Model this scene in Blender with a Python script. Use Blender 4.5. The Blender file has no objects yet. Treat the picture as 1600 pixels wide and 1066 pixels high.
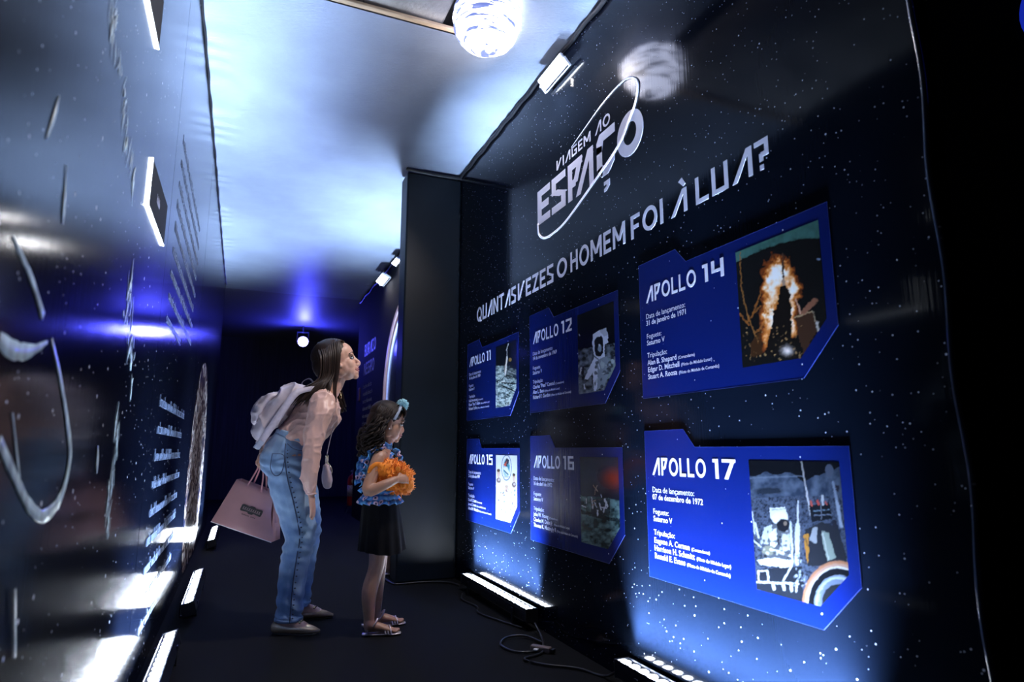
import bpy, bmesh, math, random
import numpy as np
from mathutils import Vector, Matrix

random.seed(7)
RNG = np.random.RandomState(11)
SC = bpy.context.scene
COL = SC.collection
PI = math.pi

# ------------------------------------------------------------------ camera, world, exposure
F_PX, W_PX = 983.0, 1600.0
PITCH = math.atan(170 / F_PX)
YAW = math.radians(23.1)
cam_data = bpy.data.cameras.new('camera')
cam_data.sensor_width = 36.0
cam_data.lens = F_PX / W_PX * 36.0
cam_data.clip_start = 0.02
cam_data.dof.use_dof = True
cam_data.dof.focus_distance = 3.3
cam_data.dof.aperture_fstop = 2.6
cam = bpy.data.objects.new('camera', cam_data)
cam.location = (0, 0, 0.92)
cam.rotation_euler = (PI / 2 + PITCH, 0, -YAW)
COL.objects.link(cam)
SC.camera = cam

world = bpy.data.worlds.new('dark_hall')
SC.world = world
world.use_nodes = True
world.node_tree.nodes['Background'].inputs[0].default_value = (0.25, 0.35, 1.0, 1)
world.node_tree.nodes['Background'].inputs[1].default_value = 0.004

SC.view_settings.view_transform = 'Standard'
SC.view_settings.look = 'None'
SC.view_settings.gamma = 1.0
SC.view_settings.use_curve_mapping = False
SC.view_settings.exposure = 0.85

COOL = (0.50, 0.68, 1.0)
BAR_W = 40.0          # watts of each floor wall-washer

# ------------------------------------------------------------------ geometry helpers
class G:
    def __init__(self):
        self.v = []; self.f = []; self.sm = []
    def add(self, v, f, smooth=False):
        n = len(self.v)
        self.v += [tuple(map(float, p)) for p in v]
        self.f += [tuple(i + n for i in q) for q in f]
        self.sm += [smooth] * len(f)
        return self
    def box(self, lo, hi, M=None):
        x0, y0, z0 = lo; x1, y1, z1 = hi
        v = [(x0,y0,z0),(x1,y0,z0),(x1,y1,z0),(x0,y1,z0),(x0,y0,z1),(x1,y0,z1),(x1,y1,z1),(x0,y1,z1)]
        if M is not None: v = [tuple(M @ Vector(p)) for p in v]
        return self.add(v, [(0,3,2,1),(4,5,6,7),(0,1,5,4),(1,2,6,5),(2,3,7,6),(3,0,4,7)])
    def bbox(self, lo, hi, b=0.005, M=None):
        """box with chamfered edges"""
        bm = bmesh.new()
        bmesh.ops.create_cube(bm, size=1)
        c = [(a + d) / 2 for a, d in zip(lo, hi)]; s = [d - a for a, d in zip(lo, hi)]
        for q in bm.verts: q.co = Vector((c[0] + q.co.x * s[0], c[1] + q.co.y * s[1], c[2] + q.co.z * s[2]))
        bmesh.ops.bevel(bm, geom=bm.edges[:], offset=min(b, min(s) * 0.45), segments=2, affect='EDGES', profile=0.5)
        if M is not None: bm.transform(M)
        bm.verts.index_update()
        self.add([q.co[:] for q in bm.verts], [[q.index for q in f.verts] for f in bm.faces])
        bm.free(); return self
    def ell(self, c, r, M=None, nu=18, nv=12):
        v = []; f = []
        M3 = M if M is not None else Matrix.Identity(3)
        c = Vector(c)
        v.append(tuple(c + M3 @ Vector((0, 0, -r[2]))))
        for i in range(1, nv):
            ph = -PI / 2 + PI * i / nv
            for j in range(nu):
                th = 2 * PI * j / nu
                v.append(tuple(c + M3 @ Vector((r[0]*math.cos(ph)*math.cos(th), r[1]*math.cos(ph)*math.sin(th), r[2]*math.sin(ph)))))
        v.append(tuple(c + M3 @ Vector((0, 0, r[2]))))
        for j in range(nu): f.append((0, 1 + (j + 1) % nu, 1 + j))
        for i in range(nv - 2):
            for j in range(nu):
                a = 1 + i * nu + j; b = 1 + i * nu + (j + 1) % nu
                f.append((a, b, b + nu, a + nu))
        t = len(v) - 1; o = 1 + (nv - 2) * nu
        for j in range(nu): f.append((t, o + j, o + (j + 1) % nu))
        return self.add(v, f, True)
    def loft(self, pts, rad, side=(0, 1, 0), n=4, segs=16, cap=0.6, smooth=True, closed=False):
        """tapered tube through pts; rad = r or (r_side, r_normal); rounded ends"""
        P = np.array(pts, float)
        R = np.array([(r, r) if np.isscalar(r) else r for r in rad], float)
        P, R = spline(P, n), spline(R, n)
        if len(P) < 2: return self
        T = np.gradient(P, axis=0)
        T /= np.linalg.norm(T, axis=1)[:, None] + 1e-12
        S = np.array(side, float)
        rings = []; prev = None
        for i in range(len(P)):
            s = S if prev is None or abs(np.dot(T[i], S)) < 0.93 else prev
            s = s - T[i] * np.dot(s, T[i])
            if np.linalg.norm(s) < 1e-4: s = np.cross(T[i], (0.3, 0.5, 0.8))
            s = s / np.linalg.norm(s); prev = s
            nn = np.cross(T[i], s)
            rings.append((P[i], s, nn, R[i]))
        seq = []
        if cap > 0:
            p, s, nn, r = rings[0]; h = min(r) * cap
            for k in (0.12, 0.55, 0.85): seq.append((p - T[0] * h * math.sqrt(1 - k * k), s, nn, r * k))
        seq += rings
        if cap > 0:
            p, s, nn, r = rings[-1]; h = min(r) * cap
            for k in (0.85, 0.55, 0.12): seq.append((p + T[-1] * h * math.sqrt(1 - k * k), s, nn, r * k))
        v = []; f = []
        for p, s, nn, r in seq:
            for j in range(segs):
                th = 2 * PI * j / segs
                v.append(p + s * r[0] * math.cos(th) + nn * r[1] * math.sin(th))
        m = len(seq)
        for i in range(m - 1):
            for j in range(segs):
                a = i * segs + j; b = i * segs + (j + 1) % segs
                f.append((a, b, b + segs, a + segs))
        f.append(tuple(range(segs - 1, -1, -1)))
        f.append(tuple(range((m - 1) * segs, m * segs)))
        return self.add(v, f, smooth)
    def strip(self, A, B, th=0.0):
        """ribbon between two polylines, optional thickness along their mutual normal"""
        A = np.array(A, float); B = np.array(B, float); n = len(A)
        if th == 0:
            return self.add(list(A) + list(B), [(i, i + 1, n + i + 1, n + i) for i in range(n - 1)], True)
        T = np.gradient((A + B) / 2, axis=0); N = np.cross(T, B - A)
        N /= np.linalg.norm(N, axis=1)[:, None] + 1e-9
        v = list(A + N*th/2) + list(B + N*th/2) + list(B - N*th/2) + list(A - N*th/2)
        f = []
        for i in range(n - 1):
            for k in range(4):
                a = k * n + i; b = ((k + 1) % 4) * n + i
                f.append((a, b, b + 1, a + 1))
        f.append((0, 3*n, 2*n, n)); f.append((n-1, 2*n-1, 3*n-1, 4*n-1))
        return self.add(v, f, True)
    def prism(self, poly, d, M):
        """poly = 2D outline, extruded by d along local z, placed by M (4x4)"""
        n = len(poly)
        v = [tuple(M @ Vector((p[0], p[1], 0))) for p in poly] + [tuple(M @ Vector((p[0], p[1], d))) for p in poly]
        f = [tuple(range(n - 1, -1, -1)), tuple(range(n, 2 * n))] + [(i, (i + 1) % n, n + (i + 1) % n, n + i) for i in range(n)]
        return self.add(v, f)
    def lathe(self, prof, c, segs=24, M=None):
        v = []; f = []; n = len(prof)
        for r, z in prof:
            for j in range(segs):
                th = 2 * PI * j / segs
                p = Vector((r * math.cos(th), r * math.sin(th), z))
                if M is not None: p = M @ p
                v.append(tuple(Vector(c) + p))
        for i in range(n - 1):
            for j in range(segs):
                a = i * segs + j; b = i * segs + (j + 1) % segs
                f.append((a, b, b + segs, a + segs))
        f.append(tuple(range(segs - 1, -1, -1))); f.append(tuple(range((n - 1) * segs, n * segs)))
        return self.add(v, f, True)
    def mesh(self, name, off=(0, 0, 0)):
        me = bpy.data.meshes.new(name)
        o = np.array(off)
        me.from_pydata([tuple(np.array(p) - o) for p in self.v], [], self.f)
        me.polygons.foreach_set('use_smooth', self.sm)
        me.update(); return me

def spline(P, n):
    """Catmull-Rom resampling"""
    P = np.asarray(P, float)
    if n <= 1 or len(P) < 2: return P
    E = np.vstack([2*P[0] - P[1], P, 2*P[-1] - P[-2]])
    out = []
    for i in range(1, len(E) - 2):
        p0, p1, p2, p3 = E[i-1], E[i], E[i+1], E[i+2]
        for k in range(n):
            t = k / n
            out.append(0.5 * (2*p1 + (p2-p0)*t + (2*p0-5*p1+4*p2-p3)*t*t + (3*p1-p0-3*p2+p3)*t**3))
    out.append(P[-1]); return np.array(out)

BASE = {}
def thing(name, label, cat, base, group=None):
    o = bpy.data.objects.new(name, None); o.empty_display_size = 0.05
    COL.objects.link(o); o.location = base
    o['label'] = label; o['category'] = cat
    if group: o['group'] = group
    BASE[o.name] = tuple(base); return o
def root_of(o):
    while o.parent: o = o.parent
    return o
def part(name, g, mat, parent, label=None):
    b = BASE.get(root_of(parent).name, (0, 0, 0))
    me = g.mesh(name, b) if isinstance(g, G) else g
    o = bpy.data.objects.new(name, me); COL.objects.link(o); o.parent = parent
    me.materials.append(mat)
    if label: o['label'] = label
    return o
def single(name, g, mat, label, cat, group=None):
    c = np.mean(np.array(g.v), axis=0); c[2] = min(p[2] for p in g.v)
    o = bpy.data.objects.new(name, g.mesh(name, c)); o.location = c; COL.objects.link(o)
    o.data.materials.append(mat); o['label'] = label; o['category'] = cat
    if group: o['group'] = group
    BASE[o.name] = tuple(c); return o
def struct(name, g, mat, parent=None):
    o = bpy.data.objects.new(name, g.mesh(name)); COL.objects.link(o); o.data.materials.append(mat)
    if parent: o.parent = parent
    else: o['kind'] = 'structure'
    return o
def fuse(g, voxel, smooth=4, off=(0, 0, 0), disp=None, name='body'):
    """union of closed shapes into one continuous skin"""
    ob = bpy.data.objects.new('fuse_tmp', g.mesh('fuse_tmp')); COL.objects.link(ob)
    m = ob.modifiers.new('r', 'REMESH'); m.mode = 'VOXEL'; m.voxel_size = voxel; m.use_smooth_shade = True
    if smooth:
        s = ob.modifiers.new('s', 'SMOOTH'); s.factor = 0.5; s.iterations = smooth
    dg = bpy.context.evaluated_depsgraph_get()
    me = bpy.data.meshes.new_from_object(ob.evaluated_get(dg)); me.name = name
    old = ob.data; bpy.data.objects.remove(ob); bpy.data.meshes.remove(old)
    n = len(me.vertices); co = np.empty(n * 3, np.float32); me.vertices.foreach_get('co', co); co = co.reshape(-1, 3)
    if disp is not None:
        no = np.empty(n * 3, np.float32); me.vertices.foreach_get('normal', no); no = no.reshape(-1, 3)
        co = co + no * disp(co)[:, None]
    co = co - np.array(off, np.float32)
    me.vertices.foreach_set('co', co.astype(np.float32).ravel()); me.update()
    me.polygons.foreach_set('use_smooth', [True] * len(me.polygons))
    return me

# smooth value noise on arrays
_tab = RNG.rand(4096)
def vnoise(p, s):
    q = np.asarray(p, float) * s
    i = np.floor(q).astype(int); f = q - i; f = f * f * (3 - 2 * f)
    if q.shape[1] == 2:
        i = np.c_[i, np.zeros(len(i), int)]; f = np.c_[f, np.zeros(len(f))]
    def h(a, b, c): return _tab[(a * 73 + b * 419 + c * 1013) & 4095]
    r = 0
    for dx in (0, 1):
        for dy in (0, 1):
            for dz in (0, 1):
                w = (f[:, 0] if dx else 1 - f[:, 0]) * (f[:, 1] if dy else 1 - f[:, 1]) * (f[:, 2] if dz else 1 - f[:, 2])
                r = r + w * h(i[:, 0] + dx, i[:, 1] + dy, i[:, 2] + dz)
    return r

# ------------------------------------------------------------------ materials
def nt(m): return m.node_tree.nodes, m.node_tree.links
def mat(name, col, rough=0.6, metal=0.0, emit=None, es=0.0, var=0.12, vs=30.0, bump=0.0, bs=200.0, spec=0.5, sheen=0.0, stretch=(1, 1, 1), sss=0.0):
    m = bpy.data.materials.new(name); m.use_nodes = True
    N, L = nt(m); b = N['Principled BSDF']
    b.inputs['Roughness'].default_value = rough; b.inputs['Metallic'].default_value = metal
    b.inputs['Specular IOR Level'].default_value = spec
    if sheen: b.inputs['Sheen Weight'].default_value = sheen
    if sss:
        b.inputs['Subsurface Weight'].default_value = sss; b.inputs['Subsurface Radius'].default_value = (0.01, 0.004, 0.002); b.inputs['Subsurface Scale'].default_value = 0.5
    tc = N.new('ShaderNodeTexCoord'); mp = N.new('ShaderNodeMapping'); mp.inputs['Scale'].default_value = stretch
    L.new(tc.outputs['Object'], mp.inputs['Vector'])
    nz = N.new('ShaderNodeTexNoise'); nz.inputs['Scale'].default_value = vs; nz.inputs['Detail'].default_value = 4
    L.new(mp.outputs[0], nz.inputs['Vector'])
    rp = N.new('ShaderNodeValToRGB')
    e = rp.color_ramp.elements; e[0].position = 0.3; e[1].position = 0.7
    e[0].color = (*[c * (1 - var) for c in col], 1); e[1].color = (*[min(1, c * (1 + var)) for c in col], 1)
    L.new(nz.outputs['Fac'], rp.inputs[0]); L.new(rp.outputs[0], b.inputs['Base Color'])
    if bump:
        n2 = N.new('ShaderNodeTexNoise'); n2.inputs['Scale'].default_value = bs; n2.inputs['Detail'].default_value = 3
        L.new(mp.outputs[0], n2.inputs['Vector'])
        bp = N.new('ShaderNodeBump'); bp.inputs['Strength'].default_value = bump; bp.inputs['Distance'].default_value = 0.01
        L.new(n2.outputs['Fac'], bp.inputs['Height']); L.new(bp.outputs[0], b.inputs['Normal'])
    if emit:
        b.inputs['Emission Color'].default_value = (*emit, 1); b.inputs['Emission Strength'].default_value = es
    return m

def math_node(N, L, op, a, b=None, clamp=False):
    n = N.new('ShaderNodeMath'); n.operation = op; n.use_clamp = clamp
    for k, v in ((0, a), (1, b)):
        if v is None: continue
        if isinstance(v, (int, float)): n.inputs[k].default_value = v
        else: L.new(v, n.inputs[k])
    return n.outputs[0]

def star_mask(N, L, vec, scale, rmax):
    """printed star dots: random size per voronoi cell"""
    vo = N.new('ShaderNodeTexVoronoi'); vo.voronoi_dimensions = '3D'; vo.inputs['Scale'].default_value = scale
    L.new(vec, vo.inputs['Vector'])
    sp = N.new('ShaderNodeSeparateColor'); L.new(vo.outputs['Color'], sp.inputs[0])
    r4 = math_node(N, L, 'POWER', sp.outputs[0], 3.0)
    rr = math_node(N, L, 'MULTIPLY', r4, rmax)
    d = math_node(N, L, 'SUBTRACT', rr, vo.outputs['Distance'])
    d = math_node(N, L, 'MULTIPLY', d, 22.0, True)
    br = math_node(N, L, 'MULTIPLY_ADD', sp.outputs[1], 0.8)
    return math_node(N, L, 'MULTIPLY', d, br), sp.outputs[2]

def star_vinyl(name, base, rough, stars=((19, .068), (34, .094), (58, .13)), starcol=(0.75, 0.8, 0.95), nebula=0.0, wave=0.0, streak=0.0, spec=0.5, flat='X', coat=0.0):
    m = bpy.data.materials.new(name); m.use_nodes = True
    N, L = nt(m); b = N['Principled BSDF']
    b.inputs['Roughness'].default_value = rough; b.inputs['Specular IOR Level'].default_value = spec
    if coat: b.inputs['Coat Weight'].default_value = coat; b.inputs['Coat Roughness'].default_value = 0.05
    tc = N.new('ShaderNodeTexCoord'); mp = N.new('ShaderNodeMapping')
    L.new(tc.outputs['Object'], mp.inputs['Vector'])
    mp.inputs['Scale'].default_value = (0, 1, 1) if flat == 'X' else (1, 0, 1)
    vec = mp.outputs[0]
    mask = None
    for s, r in stars:
        k, _ = star_mask(N, L, vec, s, r)
        mask = k if mask is None else math_node(N, L, 'ADD', mask, k, True)
    mx = N.new('ShaderNodeMix'); mx.data_type = 'RGBA'
    nz = N.new('ShaderNodeTexNoise'); nz.inputs['Scale'].default_value = 1.3; nz.inputs['Detail'].default_value = 6; L.new(vec, nz.inputs['Vector'])
    rp = N.new('ShaderNodeValToRGB'); e = rp.color_ramp.elements
    e[0].position = 0.42; e[0].color = (*base, 1)
    e[1].position = 0.72; e[1].color = (base[0] + nebula * .35, base[1] + nebula * .55, base[2] + nebula * 1.2, 1)
    L.new(nz.outputs['Fac'], rp.inputs[0])
    L.new(rp.outputs[0], mx.inputs['A']); mx.inputs['B'].default_value = (*starcol, 1)
    L.new(mask, mx.inputs['Factor']); L.new(mx.outputs['Result'], b.inputs['Base Color'])
    h = None
    if wave:
        mw = N.new('ShaderNodeMapping'); L.new(tc.outputs['Object'], mw.inputs['Vector']); mw.inputs['Scale'].default_value = (0, 1, 0.05)
        w1 = N.new('ShaderNodeTexNoise'); w1.inputs['Scale'].default_value = 2.2; w1.inputs['Detail'].default_value = 2; L.new(mw.outputs[0], w1.inputs['Vector'])
        h = math_node(N, L, 'MULTIPLY', w1.outputs['Fac'], wave)
    if streak:
        ms = N.new('ShaderNodeMapping'); L.new(tc.outputs['Object'], ms.inputs['Vector']); ms.inputs['Scale'].default_value = (1, 1, 0.02) 
        w2 = N.new('ShaderNodeTexNoise'); w2.inputs['Scale'].default_value = 110.0; w2.inputs['Detail'].default_value = 2; L.new(ms.outputs[0], w2.inputs['Vector'])
        k = math_node(N, L, 'MULTIPLY', w2.outputs['Fac'], streak)
        h = k if h is None else math_node(N, L, 'ADD', h, k)
    if h is not None:
        bp = N.new('ShaderNodeBump'); bp.inputs['Strength'].default_value = 1.0; bp.inputs['Distance'].default_value = 1.0
        L.new(h, bp.inputs['Height']); L.new(bp.outputs[0], b.inputs['Normal'])
    return m

M = {}
M['wall_r'] = star_vinyl('starfield_vinyl', (0.0026, 0.0046, 0.0102), 0.09, nebula=0.004, streak=0.00016, spec=0.14)
M['wall_l'] = star_vinyl('gloss_starfield_vinyl', (0.002, 0.003, 0.007), 0.12, stars=((20, .12), (45, .13)), nebula=0.003, wave=0.0012, streak=0.00016, spec=0.14)
M['wall_black'] = mat('black_fabric_wall', (0.005, 0.006, 0.010), 0.55, var=0.2, vs=6, bump=0.15, bs=400)
M['column'] = mat('black_satin_cladding', (0.005, 0.009, 0.014), 0.42, var=0.2, vs=3, bump=0.06, bs=8, spec=.22)
M['floor'] = mat('black_carpet', (0.0032, 0.0036, 0.0048), 0.9, var=0.35, vs=160, bump=0.5, bs=500, spec=0.2)
M['hall'] = mat('dark_grey_slab', (0.26, 0.24, 0.22), 0.8, var=0.35, vs=5, bump=0.2, bs=60)
M['batten'] = mat('raw_wood_batten', (0.42, 0.30, 0.19), 0.7, var=0.25, vs=8, stretch=(1, 12, 12))
M['edge'] = mat('black_trim', (0.008, 0.008, 0.010), 0.45)
M['black_plastic'] = mat('black_plastic', (0.012, 0.013, 0.017), 0.35)
M['letter'] = mat('white_vinyl_lettering', (0.66, 0.66, 0.80), 0.4, var=0.03)
M['led'] = mat('led_lens', (1, 1, 1), 0.3, emit=(0.80, 0.88, 1.0), es=70)
M['white_paint'] = mat('white_painted_metal', (0.85, 0.86, 0.9), 0.4, var=0.04)
M['white_lit'] = mat('floodlight_glass', (1, 1, 1), 0.3, emit=(0.85, 0.92, 1.0), es=14)
M['edge_led'] = mat('edge_light', (1, 1, 1), 0.3, emit=(0.82, 0.90, 1.0), es=7)
M['cable'] = mat('black_cable', (0.02, 0.02, 0.022), 0.35)
M['blue_lit'] = mat('blue_lamp_face', (0.3, 0.3, 1), 0.3, emit=(0.22, 0.20, 1.0), es=30)
M['nebula_print'] = mat('pale_nebula_print', (0.50, 0.64, 0.80), 0.3, var=0.5, vs=14, stretch=(1, 3, 1), spec=0.3)

def ceiling_fabric():
    m = mat('silver_ceiling_fabric', (0.255, 0.29, 0.36), 0.5, metal=0.4, var=0.10, vs=3.0, spec=0.5)
    N, L = nt(m); b = N['Principled BSDF']; tc = N['Texture Coordinate']
    mp = N.new('ShaderNodeMapping'); mp.inputs['Scale'].default_value = (1, 9, 1); L.new(tc.outputs['Object'], mp.inputs['Vector'])
    n1 = N.new('ShaderNodeTexNoise'); n1.inputs['Scale'].default_value = 28; n1.inputs['Detail'].default_value = 6; L.new(mp.outputs[0], n1.inputs['Vector'])
    n2 = N.new('ShaderNodeTexNoise'); n2.inputs['Scale'].default_value = 2.2; n2.inputs['Detail'].default_value = 2; L.new(tc.outputs['Object'], n2.inputs['Vector'])
    h = math_node(N, L, 'MULTIPLY', n1.outputs['Fac'], 0.0060); 
    h2 = math_node(N, L, 'MULTIPLY', n2.outputs['Fac'], 0.03)
    hh = math_node(N, L, 'ADD', h, h2)
    bp = N.new('ShaderNodeBump'); bp.inputs['Strength'].default_value = 0.6; bp.inputs['Distance'].default_value = 1.0
    L.new(hh, bp.inputs['Height']); L.new(bp.outputs[0], b.inputs['Normal'])
    return m
M['ceiling'] = ceiling_fabric()

# ------------------------------------------------------------------ the room
XR, XL, ZC = 1.5, -0.32, 3.1
COLY = 4.56
struct('floor', G().box((-3.5, -2.2, -0.05), (4.6, 14.0, 0.0)), M['floor'])

def ceiling_mesh(x0, x1, y0, y1, nx, ny):
    g = G(); P = []
    for j in range(ny + 1):
        for i in range(nx + 1):
            x = x0 + (x1 - x0) * i / nx; y = y0 + (y1 - y0) * j / ny
            e = min(x - XL, XR - x)
            z = ZC - 0.012 * math.sin(PI * min(1, max(0, (x - XL) / (XR - XL)))) * (0.6 + 0.4 * math.sin(y * 1.7))
            if e < 0.14: z += 0.006 * math.sin(y * 31 + 3 * math.sin(y * 7)) * (1 - e / 0.14)
            P.append((x, y, z))
    f = []
    for j in range(ny):
        for i in range(nx):
            a = j * (nx + 1) + i
            f.append((a, a + nx + 1, a + nx + 2, a + 1))
    return g.add(P, f, True)
g = ceiling_mesh(XL, XR, 2.90, 9.2, 40, 240)
h = ceiling_mesh(1.0, XR, -0.6, 2.90, 14, 130); g.add(h.v, h.f, True)
struct('ceiling', g, M['ceiling'])
# open bay over the visitor: battens round it and the hall slab above
struct('trim_1', G().bbox((XL, 2.865, 3.10), (1.0, 2.895, 3.118), 0.004), M['batten'])
struct('trim_2', G().bbox((1.0, -0.6, 3.10), (1.03, 2.85, 3.118), 0.004), M['batten'])
struct('ceiling_hall', G().box((-3.5, -2.2, 3.42), (4.6, 14.0, 3.5)), M['hall'])
dk = struct('ceiling_deck', G().box((XL - .08, -.6, 3.150), (.84, 2.95, 3.165)), M['hall'])
for k in range(3): struct('board', G().bbox((XL - .08 + .41*k, -.6, 3.136), (XL - .08 + .41*k + .406, 2.95, 3.151), .002), M['hall'], dk)
# far room beyond the corridor: its own lower soffit and walls
struct('ceiling_far', G().box((-3.0, 9.2, 3.1), (4.2, 13.4, 3.16)), mat('grey_fabric_soffit', (.12, .12, .16), .5))
struct('wall_far', G().box((-3.0, 13.3, 0), (4.2, 13.4, 3.1)), mat('dark_blue_drape', (.02, .02, .04), .8, var=.4, vs=6, stretch=(6, 1, .2), bump=.4, bs=8))
struct('wall_far_left', G().box((-3.05, 9.2, 0), (-2.95, 13.4, 3.1)), M['wall_black'])
struct('wall_far_right', G().box((4.1, 9.2, 0), (4.2, 13.4, 3.1)), M['wall_black'])

# right wall (starfield vinyl), its near end trim, the pilaster, and the wall continuing beyond
wr = struct('wall_right', G().box((XR, 0.92, 0), (XR + 0.06, COLY + 0.2, ZC)), M['wall_r'])
g = G()
pp = [(XR - 0.004 + 0.004 * math.sin(z * 9) * math.sin(z * 2.3), 0.918 + 0.005 * math.sin(z * 13), z) for z in np.linspace(0, ZC, 60)]
g.loft(pp, [0.007] * 60, n=1, segs=8)
struct('vinyl_hem', g, star_vinyl('vinyl_hem', (0.02, 0.03, 0.06), 0.12, nebula=0.02), wr)
wb = struct('wall_right_beyond', G().box((XR, COLY + 0.2, 0), (XR + 0.06, 9.25, 3.04)), mat('matte_black_wall', (.004, .004, .007), .8, spec=.08))
struct('wall_pilaster', G().bbox((1.062, COLY, 0), (XR, COLY + 0.2, 3.06), 0.012), M['column'])
g = G()
for z in np.arange(0.12, 3.0, 0.24): g.ell((XR - 0.012, COLY - 0.003, z), (0.010, 0.004, 0.03), nu=8, nv=6)
struct('trim_5', g, M['column'])
g = G()
g.loft([(XR - 0.012, y, ZC - 0.02 + 0.006 * math.sin(y * 23)) for y in np.linspace(0.92, COLY, 60)], [0.012] * 60, n=1, segs=8)
struct('trim_6', g, M['edge'])
g = G()
g.loft([(XR - 0.010, y, 3.045 + 0.01 * math.sin(y * 11)) for y in np.linspace(COLY + 0.2, 9.2, 60)], [0.014] * 60, n=1, segs=8)
struct('trim_7', g, M['edge'])
g = G()
g.loft([(1.055, COLY - 0.006, 3.075), (1.28, COLY - 0.008, 3.068), (1.5, COLY - 0.006, 3.075)], [0.014] * 3, n=4, segs=8)
struct('trim_8', g, M['edge'])

# left wall of glossy banners with seams
wl = struct('wall_left', G().box((XL - 0.08, -0.8, 0), (XL - 0.012, 9.0, ZC)), M['wall_black'])
def banner(y0, y1):
    g = G(); n = int((y1 - y0) * 26) + 2; A = []; B = []
    for k in range(n):
        y = y0 + (y1 - y0) * k / (n - 1)
        d = 0.0003 * math.sin(y * 3.1)
        A.append((XL + d, y, 0.004)); B.append((XL + d, y, ZC - 0.006))
    g.strip(B, A); g.box((XL - 0.012, y0, 0.004), (XL - 0.004, y1, ZC - 0.006)); return g
for a, b in ((-0.8, 0.62), (0.625, 2.74), (2.745, 4.84), (4.85, 6.90), (6.905, 9.0)):
    struct('banner', banner(a, b), M['wall_l'], wl)
g = G()
g.loft([(XL + 0.004 + 0.002 * math.sin(y * 17), y, ZC - 0.008 + 0.004 * math.sin(y * 5 + 1)) for y in np.linspace(-0.8, 9, 160)], [0.007] * 160, n=1, segs=6)
struct('trim_9', g, M['edge'])

# dark hall right of the wall's end
struct('wall_hall', G().box((3.4, -2.2, 0), (3.5, 9.2, 3.42)), M['wall_black'])
struct('wall_near', G().box((-3.5, -2.25, 0), (4.6, -2.2, 3.42)), M['wall_black'])

hs = thing('backlit_sign', 'blue backlit round sign far right, cut by the top corner', 'sign', (3.39, .92, 2.57))
for nm, r0, mm, dd in (('rim', .705, M['edge'], .02), ('disc', .655, mat('blue_backlit_acrylic', (.01, .02, .2), .4, emit=(.01, .03, .55), es=.35), .03)):
    part(nm, G().prism([(r0*math.cos(a), .6*r0*math.sin(a)) for a in np.linspace(0, 2*PI, 65)[:-1]], dd, Matrix(((0, 0, -1, 3.4), (-1, 0, 0, .915), (0, 1, 0, 2.99), (0, 0, 0, 1)))), mm, hs)
# ------------------------------------------------------------------ lettering
def O_(w, h=1.0, t=.17, n=28):
    o = []; 
    a = [(w/2 + w/2*math.cos(2*PI*k/n), h/2 + h/2*math.sin(2*PI*k/n)) for k in range(n)]
    b = [(w/2 + (w/2-t)*math.cos(2*PI*k/n), h/2 + (h/2-t)*math.sin(2*PI*k/n)) for k in range(n)]
    return [[a[k], a[(k+1) % n], b[(k+1) % n], b[k]] for k in range(n)]
T_ = .17
def seg(x0, y0, x1, y1, t=None):
    t = t or T_
    dx, dy = x1 - x0, y1 - y0; ln = math.hypot(dx, dy)
    if abs(dy) > 0.35 * abs(dx):
        hw = t / 2 * ln / abs(dy)
        hw = min(hw, t * 0.9)
        return [(x0 - hw, y0), (x0 + hw, y0), (x1 + hw, y1), (x1 - hw, y1)]
    hw = t / 2 * ln / abs(dx)
    return [(x0, y0 - hw), (x1, y1 - hw), (x1, y1 + hw), (x0, y0 + hw)]
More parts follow.
